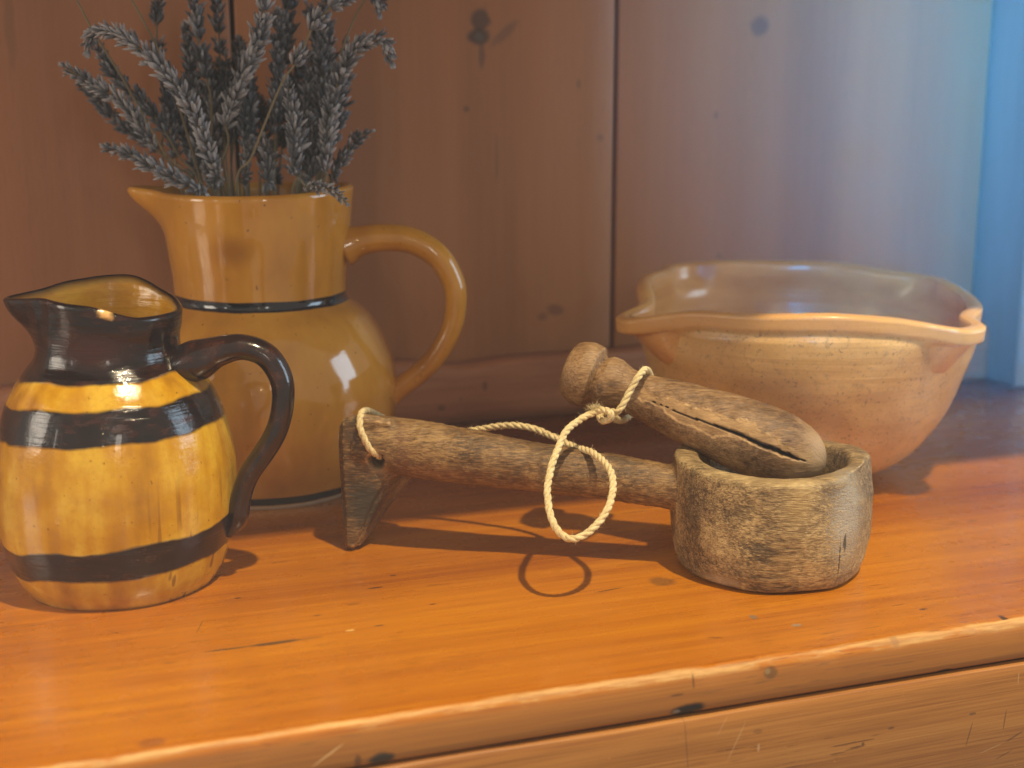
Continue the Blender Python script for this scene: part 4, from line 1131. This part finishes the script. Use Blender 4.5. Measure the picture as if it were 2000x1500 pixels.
    ([(-0.1558, 0.8178, 0.075), (-0.1686, 0.8267, 0.1723), (-0.172, 0.8267, 0.2001), (-0.1719, 0.8267, 0.2141), (-0.1725, 0.8267, 0.228)], 0.819, FILL, 1.0, 0.9831942469447837, None, -0.16),
    ([(-0.1395, 0.8195, 0.075), (-0.1221, 0.8309, 0.172), (-0.1159, 0.8309, 0.1952), (-0.1132, 0.8309, 0.2081), (-0.1151, 0.8309, 0.2209)], 0.825, FILL, 1.0, 1.0633849973979057, None, -0.19),
    ([(-0.1526, 0.8247, 0.075), (-0.1595, 0.8438, 0.1709), (-0.1588, 0.8438, 0.1973), (-0.1561, 0.8438, 0.2229), (-0.1576, 0.8438, 0.2483)], 0.709, FILL, 1.0, 1.1669497336046375, None, -0.22),
    ([(-0.1616, 0.8229, 0.075), (-0.1853, 0.8393, 0.1713), (-0.1873, 0.8393, 0.2048), (-0.1902, 0.8393, 0.2249), (-0.1918, 0.8393, 0.2447)], 0.769, FILL, 1.0, 1.1261173935016757, None, -0.22),
    ([(-0.1573, 0.8157, 0.075), (-0.1728, 0.8213, 0.1728), (-0.1735, 0.8213, 0.2059), (-0.1747, 0.8213, 0.2309), (-0.1785, 0.8213, 0.2556)], 0.726, FILL, 1.0, 1.0314762332879805, None, -0.13),
    ([(-0.1589, 0.8235, 0.075), (-0.1775, 0.8408, 0.1712), (-0.1775, 0.8408, 0.2007), (-0.1777, 0.8408, 0.2255), (-0.1812, 0.8408, 0.2499)], 0.723, FILL, 1.0, 1.1674778131152903, None, -0.22),
    ([(-0.1468, 0.8263, 0.075), (-0.1428, 0.8478, 0.1706), (-0.1386, 0.8478, 0.203), (-0.1348, 0.8478, 0.2235), (-0.1331, 0.8478, 0.2438)], 0.76, FILL, 1.0, 1.1325883563917751, None, -0.22),
    ([(-0.1607, 0.8169, 0.075), (-0.1827, 0.8245, 0.1725), (-0.1832, 0.8245, 0.2057), (-0.1857, 0.8245, 0.2374), (-0.189, 0.8245, 0.2686)], 0.679, FILL, 1.0, 1.1060179547408913, None, -0.15),
    ([(-0.1599, 0.8139, 0.075), (-0.1803, 0.8169, 0.1731), (-0.1843, 0.8169, 0.1867), (-0.1856, 0.8169, 0.1984), (-0.1839, 0.8169, 0.2101)], 0.829, FILL, 1.0, 0.9983400254479065, None, -0.1),
    ([(-0.164, 0.8131, 0.075), (-0.1921, 0.815, 0.1733), (-0.1965, 0.815, 0.1979), (-0.1986, 0.815, 0.2199), (-0.1998, 0.815, 0.2416)], 0.744, FILL, 1.0, 0.9787686096296745, None, -0.09),
    ([(-0.1424, 0.8265, 0.075), (-0.1303, 0.8483, 0.1706), (-0.1292, 0.8483, 0.2039), (-0.1286, 0.8483, 0.2318), (-0.1244, 0.8483, 0.2594)], 0.703, FILL, 1.0, 1.0523106981310804, None, -0.22),
    ([(-0.1506, 0.8267, 0.075), (-0.1538, 0.8489, 0.1705), (-0.152, 0.8489, 0.1919), (-0.1495, 0.8489, 0.2099), (-0.1508, 0.8489, 0.2277)], 0.768, FILL, 1.0, 0.9502368695695955, None, -0.22),
    ([(-0.1631, 0.8191, 0.075), (-0.1894, 0.83, 0.172), (-0.1914, 0.83, 0.1995), (-0.1956, 0.83, 0.22), (-0.1996, 0.83, 0.2402)], 0.756, FILL, 1.0, 1.1270746342461193, None, -0.18),
    ([(-0.1548, 0.8189, 0.075), (-0.1657, 0.8295, 0.1721), (-0.1664, 0.8295, 0.2043), (-0.1658, 0.8295, 0.2204), (-0.1651, 0.8295, 0.2363)], 0.803, FILL, 1.0, 1.0215995880650195, None, -0.18),
    ([(-0.1511, 0.8133, 0.075), (-0.1551, 0.8155, 0.1732), (-0.1546, 0.8155, 0.2015), (-0.1521, 0.8155, 0.2268), (-0.1537, 0.8155, 0.2518)], 0.715, FILL, 1.0, 1.1454768095850254, None, -0.09),
    ([(-0.1592, 0.8204, 0.075), (-0.1783, 0.8331, 0.1718), (-0.1762, 0.8331, 0.2104), (-0.1756, 0.8331, 0.2314), (-0.1787, 0.8331, 0.2521)], 0.767, FILL, 1.0, 0.9540431912250792, None, -0.2),
    ([(-0.1623, 0.8182, 0.075), (-0.1873, 0.8276, 0.1722), (-0.1911, 0.8276, 0.1994), (-0.1971, 0.8276, 0.2181), (-0.1986, 0.8276, 0.2367)], 0.77, FILL, 1.0, 1.013105736958288, None, -0.17),
    ([(-0.1531, 0.8215, 0.075), (-0.1608, 0.8358, 0.1716), (-0.1593, 0.8358, 0.2164), (-0.1591, 0.8358, 0.2393), (-0.1604, 0.8358, 0.2619)], 0.758, FILL, 1.0, 1.1646732209468544, None, -0.21),
    ([(-0.1409, 0.8174, 0.075), (-0.126, 0.8256, 0.1724), (-0.1237, 0.8256, 0.1895), (-0.1186, 0.8256, 0.1997), (-0.1143, 0.8256, 0.2098)], 0.838, FILL, 1.0, 1.1120986457555166, None, -0.15),
    ([(-0.1515, 0.8153, 0.075), (-0.1564, 0.8204, 0.1728), (-0.1547, 0.8204, 0.211), (-0.1564, 0.8204, 0.2329), (-0.154, 0.8204, 0.2545)], 0.757, FILL, 1.0, 1.0075048146158547, None, -0.12),
    ([(-0.1423, 0.8229, 0.075), (-0.13, 0.8395, 0.1713), (-0.1274, 0.8395, 0.2023), (-0.1241, 0.8395, 0.2197), (-0.1182, 0.8395, 0.2369)], 0.783, FILL, 1.0, 1.1114343557960342, None, -0.22),
    ([(-0.1374, 0.8157, 0.075), (-0.116, 0.8215, 0.1727), (-0.1105, 0.8215, 0.2094), (-0.1101, 0.8215, 0.2488), (-0.107, 0.8215, 0.2874)], 0.637, FILL, 1.0, 1.088877764545781, None, -0.13),
    ([(-0.1459, 0.815, 0.075), (-0.1404, 0.8197, 0.1729), (-0.1383, 0.8197, 0.2115), (-0.1358, 0.8197, 0.2448), (-0.1342, 0.8197, 0.2774)], 0.674, FILL, 1.0, 1.0723949405428075, None, -0.12),
    ([(-0.138, 0.8172, 0.075), (-0.1177, 0.8252, 0.1724), (-0.1119, 0.8252, 0.2124), (-0.1125, 0.8252, 0.2406), (-0.1105, 0.8252, 0.2683)], 0.715, FILL, 1.0, 0.9657965338820131, None, -0.15),
    ([(-0.1601, 0.8235, 0.075), (-0.1808, 0.8408, 0.1712), (-0.1841, 0.8408, 0.1992), (-0.1832, 0.8408, 0.2166), (-0.1837, 0.8408, 0.2339)], 0.787, FILL, 1.0, 0.9713108390070972, None, -0.22),
):
    sprig(P, s, lab, "shadowy sprigs at the back of the bunch" if lab == FILL else None, dens, fat, gaps, light_lift)

# ---------------------------------------------------------------- haze added in place of lens glare
hm = bpy.data.materials.new('glare_haze')
hm.use_nodes = True
ht = hm.node_tree
ht.nodes.remove(ht.nodes['Principled BSDF'])
pv = ht.nodes.new('ShaderNodeVolumePrincipled')
pv.inputs['Color'].default_value = (0.80, 0.91, 1.0, 1)
pv.inputs['Density'].default_value = 0.042
pv.inputs['Anisotropy'].default_value = -0.82
ht.links.new(pv.outputs[0], ht.nodes['Material Output'].inputs['Volume'])
hz = box('haze', -1.3, 1.5, -0.8, 1.7, -1.2, 0.50, hm, None)
tag(hz, 'thin pale haze added around the shelf in place of lens glare', 'haze', kind='stuff')
